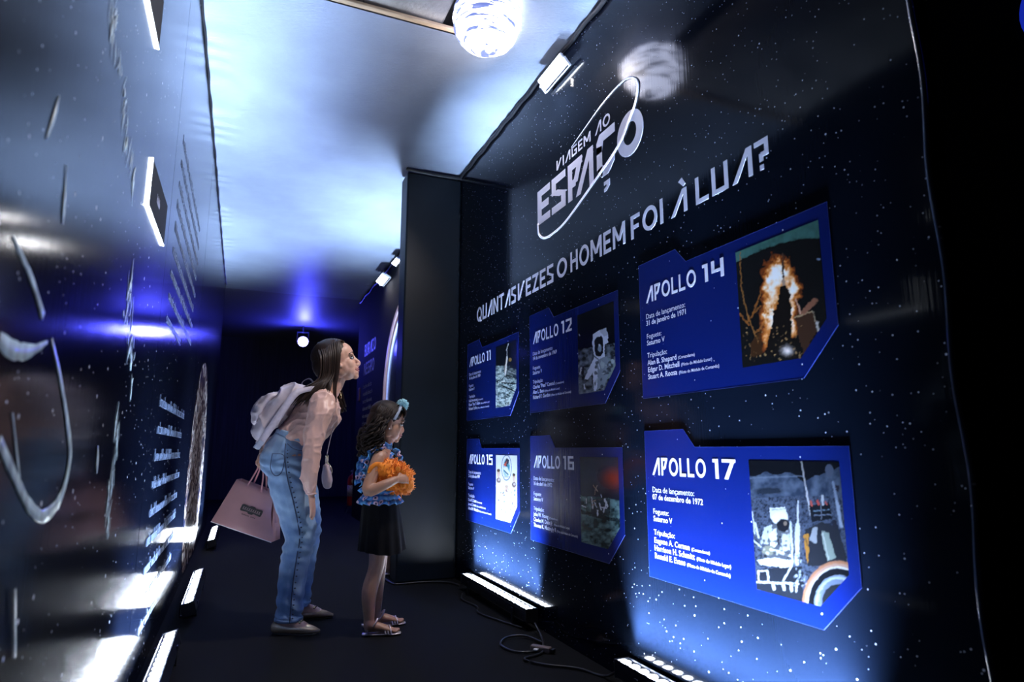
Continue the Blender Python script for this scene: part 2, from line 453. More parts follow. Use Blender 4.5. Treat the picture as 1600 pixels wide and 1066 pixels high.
def glyph(ch):
    """geometric display letters, cap height 1: (width, polygons)"""
    h = T_ / 2; b = 1 - h
    if ch == 'A': return .86, [seg(.10, 0, .72, 1), seg(.76, 0, .76, 1)]
    if ch == 'V': return .86, [seg(.10, 1, .10, 0), seg(.14, 0, .76, 1)]
    if ch == 'U': return .74, [seg(h, 0, h, 1), seg(0, h, .74, h), seg(.74-h, 0, .74-h, 1)]
    if ch == 'N': return .80, [seg(h, 0, h, 1), seg(h, 1, .80-h, 0), seg(.80-h, 0, .80-h, 1)]
    if ch == 'M': return .98, [seg(h, 0, h, 1), seg(h, 1, .49, .25), seg(.49, .25, .98-h, 1), seg(.98-h, 0, .98-h, 1)]
    if ch == 'H': return .74, [seg(h, 0, h, 1), seg(h, .5, .74-h, .5), seg(.74-h, 0, .74-h, 1)]
    if ch == 'T': return .74, [seg(0, b, .74, b), seg(.37, 0, .37, 1)]
    if ch == 'I': return .17, [seg(h, 0, h, 1)]
    if ch == 'L': return .62, [seg(h, 0, h, 1), seg(0, h, .62, h)]
    if ch == 'E': return .62, [seg(h, 0, h, 1), seg(0, h, .62, h), seg(0, .5, .55, .5), seg(0, b, .62, b)]
    if ch == 'F': return .60, [seg(h, 0, h, 1), seg(0, .48, .52, .48), seg(0, b, .60, b)]
    if ch == 'S': return .64, [seg(0, b, .64, b), seg(h, .52, h, 1), seg(h, .60, .64-h, .38), seg(.64-h, 0, .64-h, .44), seg(0, h, .64, h)]
    if ch == 'Z': return .70, [seg(0, b, .70, b), seg(.12, .05, .58, .95), seg(0, h, .70, h)]
    if ch == 'O': return .92, O_(.92)
    if ch == 'Q': return .92, O_(.92) + [seg(.55, .30, .82, -.04)]
    if ch == 'P': return .66, [seg(h, 0, h, 1), seg(0, b, .66, b), seg(.58, .95, .34, .40), seg(h, .42, .36, .42)]
    if ch == 'G': return .80, [seg(h, 0, h, 1), seg(0, b, .78, b), seg(0, h, .80, h), seg(.80-h, 0, .80-h, .52), seg(.42, .48, .80, .48)]
    if ch == 'C': return .74, [seg(h, .0, h, 1), seg(0, b, .74, b), seg(0, h, .74, h)]
    if ch == 'B': return .70, [seg(h, 0, h, 1), seg(0, b, .62, b), seg(0, .5, .66, .5), seg(0, h, .70, h), seg(.62-h, .5, .62-h, 1), seg(.70-h, 0, .70-h, .5)]
    if ch == 'R': return .70, [seg(h, 0, h, 1), seg(0, b, .66, b), seg(.66-h, .45, .66-h, 1), seg(0, .45, .66, .45), seg(.30, .45, .62, 0)]
    if ch == '1': return .30, [seg(.215, 0, .215, 1), seg(0, b, .25, b)]
    if ch == '2': return .66, [seg(0, b, .66, b), seg(.66-h, .5, .66-h, 1), seg(.12, .05, .56, .56), seg(0, h, .66, h)]
    if ch == '4': return .66, [seg(h, .36, h, 1), seg(0, .42, .66, .42), seg(.66-h, 0, .66-h, 1)]
    if ch == '5': return .64, [seg(0, b, .64, b), seg(h, .5, h, 1), seg(0, .56, .64, .56), seg(.64-h, 0, .64-h, .6), seg(0, h, .64, h)]
    if ch == '6': return .66, [seg(h, 0, h, 1), seg(0, b, .60, b), seg(0, .52, .66, .52), seg(.66-h, 0, .66-h, .52), seg(0, h, .66, h)]
    if ch == '7': return .70, [seg(0, b, .70, b), seg(.18, 0, .58, .95)]
    if ch == '?': return .60, [seg(0, b, .60, b), seg(.60-h, .50, .60-h, 1), seg(.26, .50, .60, .50), seg(.28, .28, .28, .55), seg(.28, 0, .28, .17)]
    return .3, []

def on_right(y, z, x=XR):      # local (u right, v up) -> wall facing -X
    return Matrix(((0, 0, -1, x), (-1, 0, 0, y), (0, 1, 0, z), (0, 0, 0, 1)))
def on_left(y, z, x=XL):       # wall facing +X
    return Matrix(((0, 0, 1, x), (1, 0, 0, y), (0, 1, 0, z), (0, 0, 0, 1)))

def word(txt, ya, yb, z, h, parent, x=XR - 0.0005, name='letter', m=None, gap=.17, depth=0.0008, split=True):
    ws = [glyph(c)[0] for c in txt]
    tot = sum(ws) + gap * (len(txt) - 1)
    s = (ya - yb) / tot; u = 0; gg = G()
    for c, w in zip(txt, ws):
        g = G() if split else gg
        for i, poly in enumerate(glyph(c)[1]):
            P2 = [((u + px) * s, py * h) for px, py in poly]
            if sum(P2[i][0]*P2[(i+1) % 4][1] - P2[(i+1) % 4][0]*P2[i][1] for i in range(4)) < 0: P2 = P2[::-1]
            g.prism(P2, depth + (.0001 * i if c not in 'OQ' or i > 27 else 0), on_right(ya, z, x))
        if split and g.v: part(name, g, m or M['letter'], parent)
        u += w + gap
    if not split: return part(name, gg, m or M['letter'], parent)

title = thing('wall_title', 'long white slogan line ending in a question mark across the starfield wall', 'lettering', (XR - 0.003, 2.8, 1.81))
for t, a, b in (('QUANTAS', 4.154, 3.456), ('VEZES', 3.425, 2.945), ('O', 2.901, 2.788), ('HOMEM', 2.749, 2.243), ('FOI', 2.198, 1.97), ('A', 1.92, 1.819), ('LUA', 1.771, 1.483), ('?', 1.473, 1.413)):
    word(t, a, b, 1.815, 0.105 if t != 'A' else 0.095, title)
part('accent', G().prism([(0, 0), (.028, -.028), (.042, -.02), (.022, .01)], .002, on_right(1.866, 1.945, XR - .0005)), M['letter'], title)

logo = thing('wall_logo', 'white exhibition logo circled by a thin orbit line at the top of the starfield wall', 'logo', (XR - 0.003, 2.6, 2.1))
T_ = .20
LG = {'E': (3.135, 2.975), 'S': (2.952, 2.790), 'P': (2.762, 2.610), 'A': (2.675, 2.500)}
for c, (a, b) in LG.items(): word(c, a, b, 2.195, 0.205, logo)
# C with open diagonal, cedilla and the tall O
g = G()
for poly in ([(0, .05), (.05, .0), (.05, .16), (.0, .17)], [(0, .13), (.05, .13), (.06, .18), (.165, .18), (.165, .225), (.03, .225), (.0, .19)], [(0, .05), (.04, 0), (.10, .0), (.155, .045), (.155, .075), (.09, .04), (.05, .06)]):
    g.prism([(u, v - .005) for u, v in poly], .002, on_right(2.465, 2.2, XR - .0005))
part('letter', g, M['letter'], logo)
g = G(); g.prism([(0, .05), (.05, .05), (.05, .02), (.02, 0), (0, .0), (0, .015), (.022, .022), (.022, .033), (0, .033)], .002, on_right(2.405, 2.115, XR - .0005))
part('cedilla', g, M['letter'], logo)
g = G()
for poly in O_(.205, .21, .052): g.prism(poly, .002, on_right(2.283, 2.20, XR - .0005))
part('letter', g, M['letter'], logo)
T_ = .17
word('VIAGEM', 2.890, 2.520, 2.430, 0.055, logo, gap=.2); word('AO', 2.478, 2.338, 2.435, 0.060, logo)
orb = [(2.715, 2.486), (2.568, 2.524), (2.411, 2.562), (2.279, 2.578), (2.186, 2.573), (2.129, 2.543), (2.103, 2.497), (2.127, 2.424), (2.185, 2.363), (2.273, 2.288), (2.494, 2.202), (2.766, 2.11), (2.899, 2.088), (3.035, 2.091), (3.114, 2.137), (3.13, 2.207)]
Q = spline(np.array(orb), 6); T = np.gradient(Q, axis=0); T /= np.linalg.norm(T, axis=1)[:, None]
wd = np.interp(np.linspace(0, 1, len(Q)), [0, .25, .4, .55, .8, 1], [.001, .004, .007, .008, .006, .008])
A = [(XR - .0035, q[0] - t[1] * w, q[1] + t[0] * w) for q, t, w in zip(Q, T, wd)]
B = [(XR - .0035, q[0] + t[1] * w, q[1] - t[0] * w) for q, t, w in zip(Q, T, wd)]
part('orbit_line', G().strip(A, B, 0.002), M['letter'], logo)

_fonts = {}
def text_geo(txt, size, bold=0.0, width=None):
    cu = bpy.data.curves.new('t', 'FONT'); cu.body = txt; cu.size = size; cu.resolution_u = 2; cu.offset = bold * size
    ob = bpy.data.objects.new('t', cu); COL.objects.link(ob)
    dg = bpy.context.evaluated_depsgraph_get()
    me = bpy.data.meshes.new_from_object(ob.evaluated_get(dg))
    v = [q.co[:] for q in me.vertices]; f = [tuple(p.vertices) for p in me.polygons]
    bpy.data.objects.remove(ob); bpy.data.curves.remove(cu); bpy.data.meshes.remove(me)
    w = max((p[0] for p in v), default=0)
    if width and w: v = [(p[0] * width / w, p[1], p[2]) for p in v]; w = width
    return v, f, w
def text_line(txt, y, z, size, parent, bold=0.0, width=None, x=XR - 0.0024, name='text_line'):
    v, f, w = text_geo(txt, size, bold, width)
    Mx = on_right(y, z, x)
    part(name, G().add([tuple(Mx @ Vector(p)) for p in v], f), M['letter'], parent)
    return w

# ------------------------------------------------------------------ printed photographs on the panels
def grid_uv(n, m):
    U, V = np.meshgrid(np.linspace(0, 1, n), np.linspace(0, 1, m)); return U.ravel(), V.ravel()
def mixc(img, mask, col): 
    m = np.clip(mask, 0, 1)[:, None]; return img * (1 - m) + np.array(col) * m
def el(U, V, cx, cy, rx, ry, s=14): return np.clip((1 - np.sqrt(((U-cx)/rx)**2 + ((V-cy)/ry)**2)) * s * min(rx, ry) * 6, 0, 1)
def gs(U, V, cx, cy, rx, ry): return np.exp(-(((U-cx)/rx)**2 + ((V-cy)/ry)**2))
def ln(U, V, x0, y0, x1, y1, w):
    dx, dy = x1-x0, y1-y0; t = np.clip(((U-x0)*dx + (V-y0)*dy) / (dx*dx + dy*dy + 1e-9), 0, 1)
    d = np.hypot(U - x0 - t*dx, V - y0 - t*dy); return np.clip((w - d) * 90 + .5, 0, 1)
def pg(U, V, P):
    ins = np.zeros(len(U), bool); n = len(P)
    for i in range(n):
        (x0, y0), (x1, y1) = P[i], P[(i+1) % n]
        c = ((y0 > V) != (y1 > V)) & (U < (x1-x0)*(V-y0)/((y1-y0) + 1e-12) + x0); ins ^= c
    return ins.astype(float)
def fb(U, V, s, a=0): 
    p = np.c_[U + a, V + a]; return vnoise(p, s)*.55 + vnoise(p, s*2.1)*.3 + vnoise(p, s*4.3)*.15
def soil(U, V, a, b, s=14): 
    n = fb(U, V, s, 3.1)[:, None]; return np.array(a) * (1-n) + np.array(b) * n

def homog(q):
    """unit square (u right, v down) -> quad TL, TR, BR, BL"""
    A = []; b = []
    for (u, v), (x, y) in zip(((0, 0), (1, 0), (1, 1), (0, 1)), q):
        A += [[u, v, 1, 0, 0, 0, -u*x, -v*x], [0, 0, 0, u, v, 1, -u*y, -v*y]]; b += [x, y]
    return np.append(np.linalg.solve(np.array(A, float), np.array(b, float)), 1).reshape(3, 3)
class Paint:
    """draws in the picture's own skewed sheet coordinates, with slightly ragged edges"""
    def __init__(s, U, V, quad, bg, rag=5.0):
        H = homog(quad); P = H @ np.vstack([U, 1 - V, np.ones(len(U))]); s.U, s.V = U, V
        s.x, s.y = P[0] / P[2], P[1] / P[2]; q = np.c_[s.x, s.y] / 100
        s.x0, s.y0 = s.x, s.y
        s.x = s.x + rag * (vnoise(q, 6) + vnoise(q, 15) - 1); s.y = s.y + rag * (vnoise(q + 9, 6) + vnoise(q + 9, 15) - 1)
        s.I = np.tile(np.array(bg, float), (len(U), 1)); s.q = q
    def n(s, f, o=0.0): return vnoise(s.q + o, f)*.55 + vnoise(s.q + o, f*2.1)*.3 + vnoise(s.q + o, f*4.4)*.15
    def mix(s, m, c): m = np.clip(m, 0, 1)[:, None]; s.I = s.I*(1 - m) + np.array(c)*m; return s
    def E(s, cx, cy, rx, ry, c, a=1.0, soft=3.0):
        d = np.sqrt(((s.x - cx)/rx)**2 + ((s.y - cy)/ry)**2); return s.mix(np.clip((1 - d)*min(rx, ry)/soft + .5, 0, 1)*a, c)
    def S(s, cx, cy, rx, ry, c, a=1.0): return s.mix(np.exp(-((s.x - cx)/rx)**2 - ((s.y - cy)/ry)**2)*a, c)
    def L(s, x0, y0, x1, y1, w, c, a=1.0):
        dx, dy = x1 - x0, y1 - y0; t = np.clip(((s.x - x0)*dx + (s.y - y0)*dy)/(dx*dx + dy*dy + 1e-9), 0, 1)
        return s.mix(np.clip((w/2 - np.hypot(s.x - x0 - t*dx, s.y - y0 - t*dy))/2.5 + .5, 0, 1)*a, c)
    def P(s, pts, c, a=1.0): return s.mix(pg(s.x, s.y, pts)*a, c)
    def ground(s, cond, a, b, f): 
        m = s.n(f)[:, None]; m = np.clip((m - .3)*2.2, 0, 1); g = np.array(a)*(1 - m) + np.array(b)*m; s.I[cond] = g[cond]; return s

def photo11(U, V):
    p = Paint(U, V, ((368, 200), (582, 130), (593, 860), (370, 895)), (.004, .006, .010))
    p.ground(p.y > 405 + .05*(p.x - 368), (.06, .10, .11), (.55, .64, .60), 5).P([(440, 380), (600, 300), (600, 560), (470, 560)], (.01, .014, .02), .7)
    for a in range(60): x = 368 + 225*RNG.rand(); y = 560 + 320*RNG.rand(); p.E(x, y, 6 + 10*RNG.rand(), 4 + 5*RNG.rand(), (.03, .045, .05), .85)
    for a in range(60): x = 368 + 225*RNG.rand(); y = 520 + 350*RNG.rand(); p.E(x, y, 4 + 6*RNG.rand(), 3 + 4*RNG.rand(), (.75, .82, .78), .7)
    p.P([(520, 160), (595, 130), (595, 460), (520, 440)], (.006, .008, .016), .9).L(500, 165, 480, 240, 9, (.55, .55, .55)).L(485, 235, 490, 320, 6, (.35, .35, .36)).L(488, 310, 470, 520, 15, (.78, .74, .68)).L(480, 330, 462, 480, 6, (.5, .4, .3)).E(520, 345, 16, 22, (.26, .15, .04))
    p.L(470, 520, 410, 595, 8, (.03, .04, .05)).L(440, 600, 595, 625, 16, (.012, .016, .02)).L(430, 630, 580, 710, 14, (.012, .016, .02)).L(490, 520, 600, 560, 14, (.02, .03, .03)).E(450, 590, 20, 9, (.6, .62, .58)).L(500, 470, 590, 520, 5, (.5, .5, .5)); return p.I
def photo12(U, V):
    p = Paint(U, V, ((427, 210), (717, 110), (732, 828), (432, 858)), (.002, .003, .006)); w = (.56, .60, .76)
    p.ground(p.y > 487 - .11*(p.x - 430), (.015, .02, .028), (.17, .20, .25), 4)
    p.P([(650, 560), (725, 600), (730, 700), (650, 760), (600, 700)], (.16, .22, .24)).P([(560, 580), (660, 560), (690, 640), (640, 800), (560, 840), (545, 700)], (.20, .24, .30))
    p.P([(560, 560), (590, 580), (545, 690), (505, 740), (480, 735), (500, 680), (540, 600)], w).P([(555, 640), (585, 660), (580, 800), (572, 840), (552, 835), (548, 700)], w)
    p.P([(548, 370), (600, 345), (655, 325), (668, 370), (672, 440), (640, 465), (645, 560), (600, 580), (555, 540), (545, 440)], w).P([(600, 340), (655, 325), (668, 380), (640, 400)], (.30, .33, .42), .7)
    p.P([(562, 420), (585, 395), (615, 390), (630, 410), (630, 530), (610, 558), (575, 550), (562, 510)], (.008, .010, .016)).E(603, 490, 14, 30, (.24, .30, .38)).E(600, 465, 6, 10, (.6, .65, .75))
    for a in range(26): x = 560 + 150*RNG.rand(); y = 590 + 230*RNG.rand(); p.E(x, y, 5 + 14*RNG.rand(), 5 + 16*RNG.rand(), [(.012, .016, .024), (.34, .40, .46), (.05, .06, .08)][a % 3], .8)
    p.L(455, 640, 445, 690, 12, (.42, .42, .46)).E(468, 665, 12, 36, (.02, .02, .03)).L(476, 780, 482, 815, 10, w).L(440, 365, 446, 375, 6, w).L(590, 620, 600, 660, 8, w); return p.I
def photo14(U, V):
    p = Paint(U, V, ((40, 300), (507, 118), (549, 856), (78, 930)), (.005, .005, .005), 8)
    arc = 365 - .62*(p.x - 40) + .00068*(p.x - 40)**2; p.mix(np.clip((arc - p.y)/6, 0, 1)*(.6 + .6*p.n(3)), (.05, .14, .12)); n = p.n(2.2); n2 = p.n(5, 4)
    fl = lambda cx, cy, rx, ry: np.exp(-((p.x - cx + 60*(n - .5))/rx)**2 - ((p.y - cy + 60*(n2 - .5))/ry)**2)
    f = fl(245, 420, 48, 75)*.85 + fl(285, 440, 55, 85)*.8 + fl(240, 540, 40, 90)*.9 + fl(230, 670, 38, 70)*1.25 + fl(365, 510, 32, 55)*.8 + fl(350, 610, 30, 110)*1.0 + fl(310, 400, 40, 50)*.6 + fl(205, 790, 30, 60)*.6 + fl(355, 720, 22, 60)*.8
    f = f*(.45 + 1.1*n2); p.mix(f*1.7 - .25, (.55, .11, .012)).mix(f*1.6 - .62, (.95, .38, .08)).mix(f*1.6 - 1.05, (1, .80, .55)).mix(f*1.6 - 1.5, (1, .95, .92))
    for q in ((66, 300, 72, 500), (72, 500, 110, 660), (110, 660, 165, 800)): p.L(*q, 6, (.30, .12, .03), .9)
    for q in ((180, 520, 130, 660), (100, 690, 175, 600), (150, 740, 200, 690), (60, 640, 110, 700)): p.L(*q, 9, (.30, .10, .02), .7)
    p.P([(120, 800), (180, 720), (185, 860), (120, 880)], (.05, .018, .005), .7).P([(370, 650), (460, 620), (490, 730), (410, 860), (385, 780)], (.05, .022, .012), .9).L(365, 660, 460, 630, 7, (.42, .28, .15)).L(410, 635, 480, 570, 26, (.30, .12, .07), .8).L(460, 625, 490, 720, 5, (.4, .3, .2)).L(375, 560, 395, 640, 9, (.6, .30, .20)).L(485, 690, 492, 735, 9, (.6, .55, .5)).E(503, 340, 10, 5, (.3, .4, .6))
    k = (.007, .005, .004)
    p.L(303, 310, 306, 460, 9, (.06, .03, .02)).L(306, 455, 306, 485, 16, (.4, .25, .18)).P([(290, 500), (310, 485), (340, 515), (345, 640), (348, 760), (330, 830), (300, 860), (200, 870), (215, 800), (245, 720), (262, 640), (278, 560)], k).P([(245, 620), (285, 620), (280, 660), (250, 650)], k).L(262, 640, 215, 840, 18, k).P([(340, 770), (380, 765), (385, 880), (330, 880)], k).S(320, 840, 22, 18, (1, .85, .8))
    for a in range(70): x = 80 + 330*RNG.rand(); y = 700 + 200*RNG.rand(); p.E(x, y, 2 + 3*RNG.rand(), 2 + 3*RNG.rand(), (.55, .32, .13), .9*RNG.rand())
    return p.I
def photo15(U, V):
    p = Paint(U, V, ((328, 205), (545, 210), (548, 936), (330, 885)), (.86, .86, .85), 3)
    p.E(437, 340, 53, 138, (.06, .10, .26)).E(437, 340, 48, 128, (.88, .86, .82)).E(437, 342, 37, 98, (.42, .60, .66)).P([(415, 290), (440, 235), (465, 260), (450, 330), (420, 320)], (.05, .05, .07)).P([(405, 310), (440, 270), (430, 330)], (.70, .10, .06)).P([(400, 340), (440, 330), (470, 400), (440, 420)], (.86, .86, .86)).L(412, 370, 450, 410, 12, (.04, .16, .20)).P([(440, 300), (470, 310), (462, 370)], (.06, .28, .34)).L(415, 440, 460, 440, 10, (.55, .50, .40))
    for x, y, d in ((357, 420, 1), (515, 465, 1), (440, 590, 0)):
        p.E(x, y - 15, 15, 42, (.72, .46, .34)).E(x - 2, y - 50, 16, 16, (.14, .08, .05) if d else (.60, .42, .30)).E(x + 4, y, 9, 22, (.80, .56, .44))
        if d: p.E(x, y + 55, 22, 28, (.24, .15, .13)).E(x + 4, y + 50, 12, 12, (.6, .5, .48))
    for a in range(46): x = 345 + 180*RNG.rand(); y = 560 + 290*RNG.rand(); p.E(x, y, 3 + 6*RNG.rand(), 4 + 11*RNG.rand(), [(.08, .10, .14), (.55, .22, .14), (.45, .47, .50)][a % 3], .8)
    return p.I * .42
def photo16(U, V):
    p = Paint(U, V, ((410, 200), (700, 205), (726, 966), (420, 885)), (.004, .006, .012)); p.S(560, 330, 160, 130, (.006, .035, .07), .7).S(655, 370, 75, 70, (.26, .018, .004), .9)
    p.ground(p.y > 505 + .11*(p.x - 415), (.010, .024, .026), (.12, .20, .20), 3.2).P([(415, 620), (640, 680), (720, 690), (720, 720), (600, 700), (420, 655)], (.006, .012, .016), .85)
    for a in range(24): x = 420 + 300*RNG.rand(); y = 720 + 200*RNG.rand(); p.E(x, y, 20*RNG.rand() + 6, 5, (.008, .02, .022), .6)
    p.P([(490, 530), (640, 530), (640, 660), (500, 660)], (.012, .016, .022), .8)
    for q in ((600, 535, 620, 590, 16), (615, 560, 590, 640, 12), (560, 570, 575, 620, 10), (580, 600, 615, 605, 12), (545, 625, 550, 665, 12), (500, 525, 510, 610, 8), (520, 560, 540, 600, 6), (455, 530, 460, 570, 5), (425, 590, 455, 605, 5), (572, 495, 574, 520, 6)): p.L(*q, (.58, .58, .64))
    for q in ((512, 425, 545, 470, 7), (545, 425, 535, 455, 5), (528, 460, 525, 500, 5), (505, 550, 530, 545, 7), (500, 585, 525, 580, 6)): p.L(*q, (.40, .26, .18))
    return p.I
def photo17(U, V):
    p = Paint(U, V, ((38, 100), (522, 115), (603, 954), (88, 800)), (.004, .005, .008), 4); w = (.78, .80, .82); d = (.008, .010, .014)
    rid = 185 - 22*np.exp(-((p.x - 130)/30)**2) - 18*np.exp(-((p.x - 250)/55)**2) + 35*np.exp(-((p.x - 330)/40)**2) - 50*np.clip((p.x - 420)/110, 0, 1)
    p.ground(p.y > rid, (.030, .045, .080), (.12, .155, .23), 2.5).ground(p.y > 300, (.022, .030, .052), (.10, .125, .19), 12).E(150, 268, 75, 18, (.012, .018, .03), .85, 10).L(40, 195, 330, 190, 8, (.22, .27, .36), .5)
    p.L(318, 105, 345, 250, 7, (.42, .40, .42)).L(345, 250, 372, 405, 9, (.62, .62, .66)).L(302, 325, 304, 460, 8, (.70, .72, .76)).E(470, 160, 22, 36, (.10, .12, .18)).L(490, 225, 515, 340, 14, (.26, .31, .42)).L(512, 330, 538, 465, 18, (.36, .42, .54)).P([(500, 235), (520, 245), (525, 280), (505, 275)], (.03, .03, .05))
    # astronaut
    p.P([(120, 470), (190, 440), (270, 470), (290, 560), (270, 640), (110, 640), (130, 560)], (.10, .11, .13)).P([(122, 465), (165, 450), (170, 520), (140, 560), (112, 545)], (.55, .58, .62)).P([(150, 500), (190, 470), (195, 560), (160, 600)], w).P([(215, 500), (260, 500), (265, 590), (225, 600)], (.60, .62, .64))
    p.P([(152, 360), (235, 355), (248, 400), (250, 435), (190, 440), (160, 420)], w).E(205, 415, 40, 34, (.88, .88, .90)).L(165, 370, 240, 366, 5, (.3, .32, .36)).E(226, 455, 34, 36, (.012, .012, .016)).E(238, 445, 10, 12, (.22, .16, .12)).L(180, 480, 165, 545, 16, w).L(245, 490, 275, 560, 12, (.5, .52, .56)).E(150, 590, 36, 26, (.26, .25, .18)).L(160, 585, 275, 625, 14, w)
    for a in range(40): x = 110 + 170*RNG.rand(); y = 480 + 160*RNG.rand(); p.E(x, y, 3 + 8*RNG.rand(), 3 + 8*RNG.rand(), [(.015, .018, .022), (.62, .65, .70), (.04, .05, .06)][a % 3], .8)
    # rover frame, seat
    p.P([(85, 640), (180, 630), (275, 645), (270, 690), (110, 668)], (.72, .75, .80)).P([(85, 690), (330, 680), (335, 800), (340, 880), (90, 800)], (.015, .018, .026), .9)
    for q in ((95, 700, 100, 755, 9), (100, 700, 145, 700, 9), (145, 700, 150, 755, 9), (85, 760, 310, 775, 10), (230, 755, 280, 660, 9), (265, 440, 280, 660, 10), (175, 770, 180, 800, 14), (230, 775, 235, 805, 14), (270, 780, 275, 812, 14), (300, 770, 302, 815, 10), (60, 380, 75, 500, 6), (75, 440, 95, 520, 10), (60, 530, 110, 570, 8)): p.L(*q, (.66, .72, .80))
    p.L(302, 455, 302, 665, 24, (.66, .68, .70)).L(318, 480, 322, 600, 10, (.10, .11, .13))
    for a in range(60): x = 285 + 80*RNG.rand(); y = 600 + 190*RNG.rand(); p.E(x, y, 2 + 7*RNG.rand(), 2 + 7*RNG.rand(), [(.012, .014, .02), (.55, .62, .72), (.10, .13, .18)][a % 3], .8)
    # camera gear
    p.P([(345, 480), (430, 440), (520, 470), (570, 640), (560, 680), (360, 680)], (.020, .022, .028)).P([(335, 510), (362, 500), (366, 600), (358, 672), (345, 600)], (.46, .20, .03)).L(345, 530, 360, 570, 5, (.1, .05, .02)).P([(385, 470), (410, 470), (405, 560), (365, 540)], (.42, .44, .48), .8).P([(430, 490), (470, 500), (510, 640), (465, 655), (440, 560)], (.26, .31, .27)).L(436, 500, 470, 645, 6, (.55, .58, .52))
    p.P([(362, 350), (470, 335), (488, 425), (378, 440)], d).L(385, 380, 470, 375, 4, (.22, .34, .46)).L(390, 405, 480, 400, 4, (.18, .22, .3)).L(425, 345, 430, 425, 4, (.2, .22, .28)).L(372, 325, 378, 350, 12, (.55, .10, .07)).L(408, 325, 414, 345, 12, (.55, .08, .06)).L(434, 300, 436, 345, 14, (.52, .54, .58)).L(452, 330, 456, 345, 8, (.5, .1, .08)).E(500, 450, 14, 22, (.02, .02, .03))
    # wheel under its fender
    cx, cy = 520, 880
    for r0, c in ((1.0, (.46, .20, .10)), (.93, (.50, .30, .22)), (.86, (.72, .70, .70)), (.82, d), (.66, (.22, .27, .38)), (.62, (.40, .46, .58)), (.56, (.16, .20, .30)), (.44, (.02, .024, .03))): p.E(cx, cy, 188*r0, 226*r0, c)
    for a in range(20): t = RNG.rand()*PI*.5 + PI*.5; p.E(cx + 100*math.cos(t)*1.0, cy - 130*math.sin(t), 4, 4, (.5, .55, .65), .6)
    return p.I * .36

def print_mat():
    m = bpy.data.materials.new('gloss_photo_print'); m.use_nodes = True; N, L = nt(m); b = N['Principled BSDF']
    a = N.new('ShaderNodeVertexColor'); a.layer_name = 'ink'; L.new(a.outputs[0], b.inputs['Base Color'])
    b.inputs['Roughness'].default_value = 0.2; return m
M['print'] = print_mat()
M['panel'] = star_vinyl('royal_blue_print', (0.0025, 0.009, 0.095), 0.18, stars=((26, .08),), nebula=0.0, streak=0.00025, spec=0.45)
M['panel_edge'] = mat('panel_edge', (0.012, 0.030, 0.20), 0.5)

def photo(fn, y0, z1, w, h, bev, parent, name='photo'):
    """flat print: grid conforming to the clipped lower right corner; ink colour per vertex"""
    n, m = 128, 150
    U, V = grid_uv(n, m)
    lim = np.where(V * h < bev, 1 - (bev - V * h) / w * (0.10 / bev), 1.0)
    # resample inside the clipped outline so that the picture is not squeezed
    UU = U * lim; img = np.clip(fn(UU, V), 0, 1)
    P = [(XR - 0.0023, y0 - u * w, z1 - h + v * h) for u, v in zip(UU, V)]
    F = [(j*n + i, j*n + i + 1, (j+1)*n + i + 1, (j+1)*n + i) for j in range(m-1) for i in range(n-1)]
    g = G().add(P, F)
    o = part(name, g, M['print'], parent)
    ca = o.data.color_attributes.new('ink', 'FLOAT_COLOR', 'POINT')
    ca.data.foreach_set('color', np.c_[img, np.ones(len(img))].astype(np.float32).ravel())
    return o

PANELS = [
 ('11', 4.345, 1.125, photo11, '16 de julho de 1969', ('Neil Armstrong', 'Edwin "Buzz" Aldrin', 'Michael Collins'), 'blue mission panel with a lunar lander leg photo, beside the dark pilaster'),
 ('12', 3.250, 1.125, photo12, '14 de novembro de 1969', ('Charles "Pete" Conrad', 'Alan L. Bean', 'Richard F. Gordon'), 'blue mission panel showing a white-suited astronaut close up, upper middle of the wall'),
 ('14', 2.150, 1.125, photo14, '31 de janeiro de 1971', ('Alan B. Shepard', 'Edgar D. Mitchell', 'Stuart A. Roosa'), 'blue mission panel with an orange rocket launch fire photo'),
 ('15', 4.335, 0.435, photo15, '26 de julho de 1971', ('David R. Scott', 'James B. Irwin', 'Alfred M. Worden'), 'blue mission panel with a white crew and round emblem photo'),
 ('16', 3.250, 0.435, photo16, '16 de abril de 1972', ('John W. Young', 'Charles M. Duke Jr.', 'Thomas K. Mattingly II'), 'blue mission panel with a dark moonscape and distant vehicle photo'),
 ('17', 2.150, 0.435, photo17, '07 de dezembro de 1972', ('Eugene A. Cernan', 'Harrison H. Schmitt', 'Ronald E. Evans'), 'blue mission panel showing an astronaut and a rover wheel with orange fender'),
]
ROLES = ('(Comandante)', '(Piloto do Módulo Lunar)', '(Piloto do Módulo de Comando)')
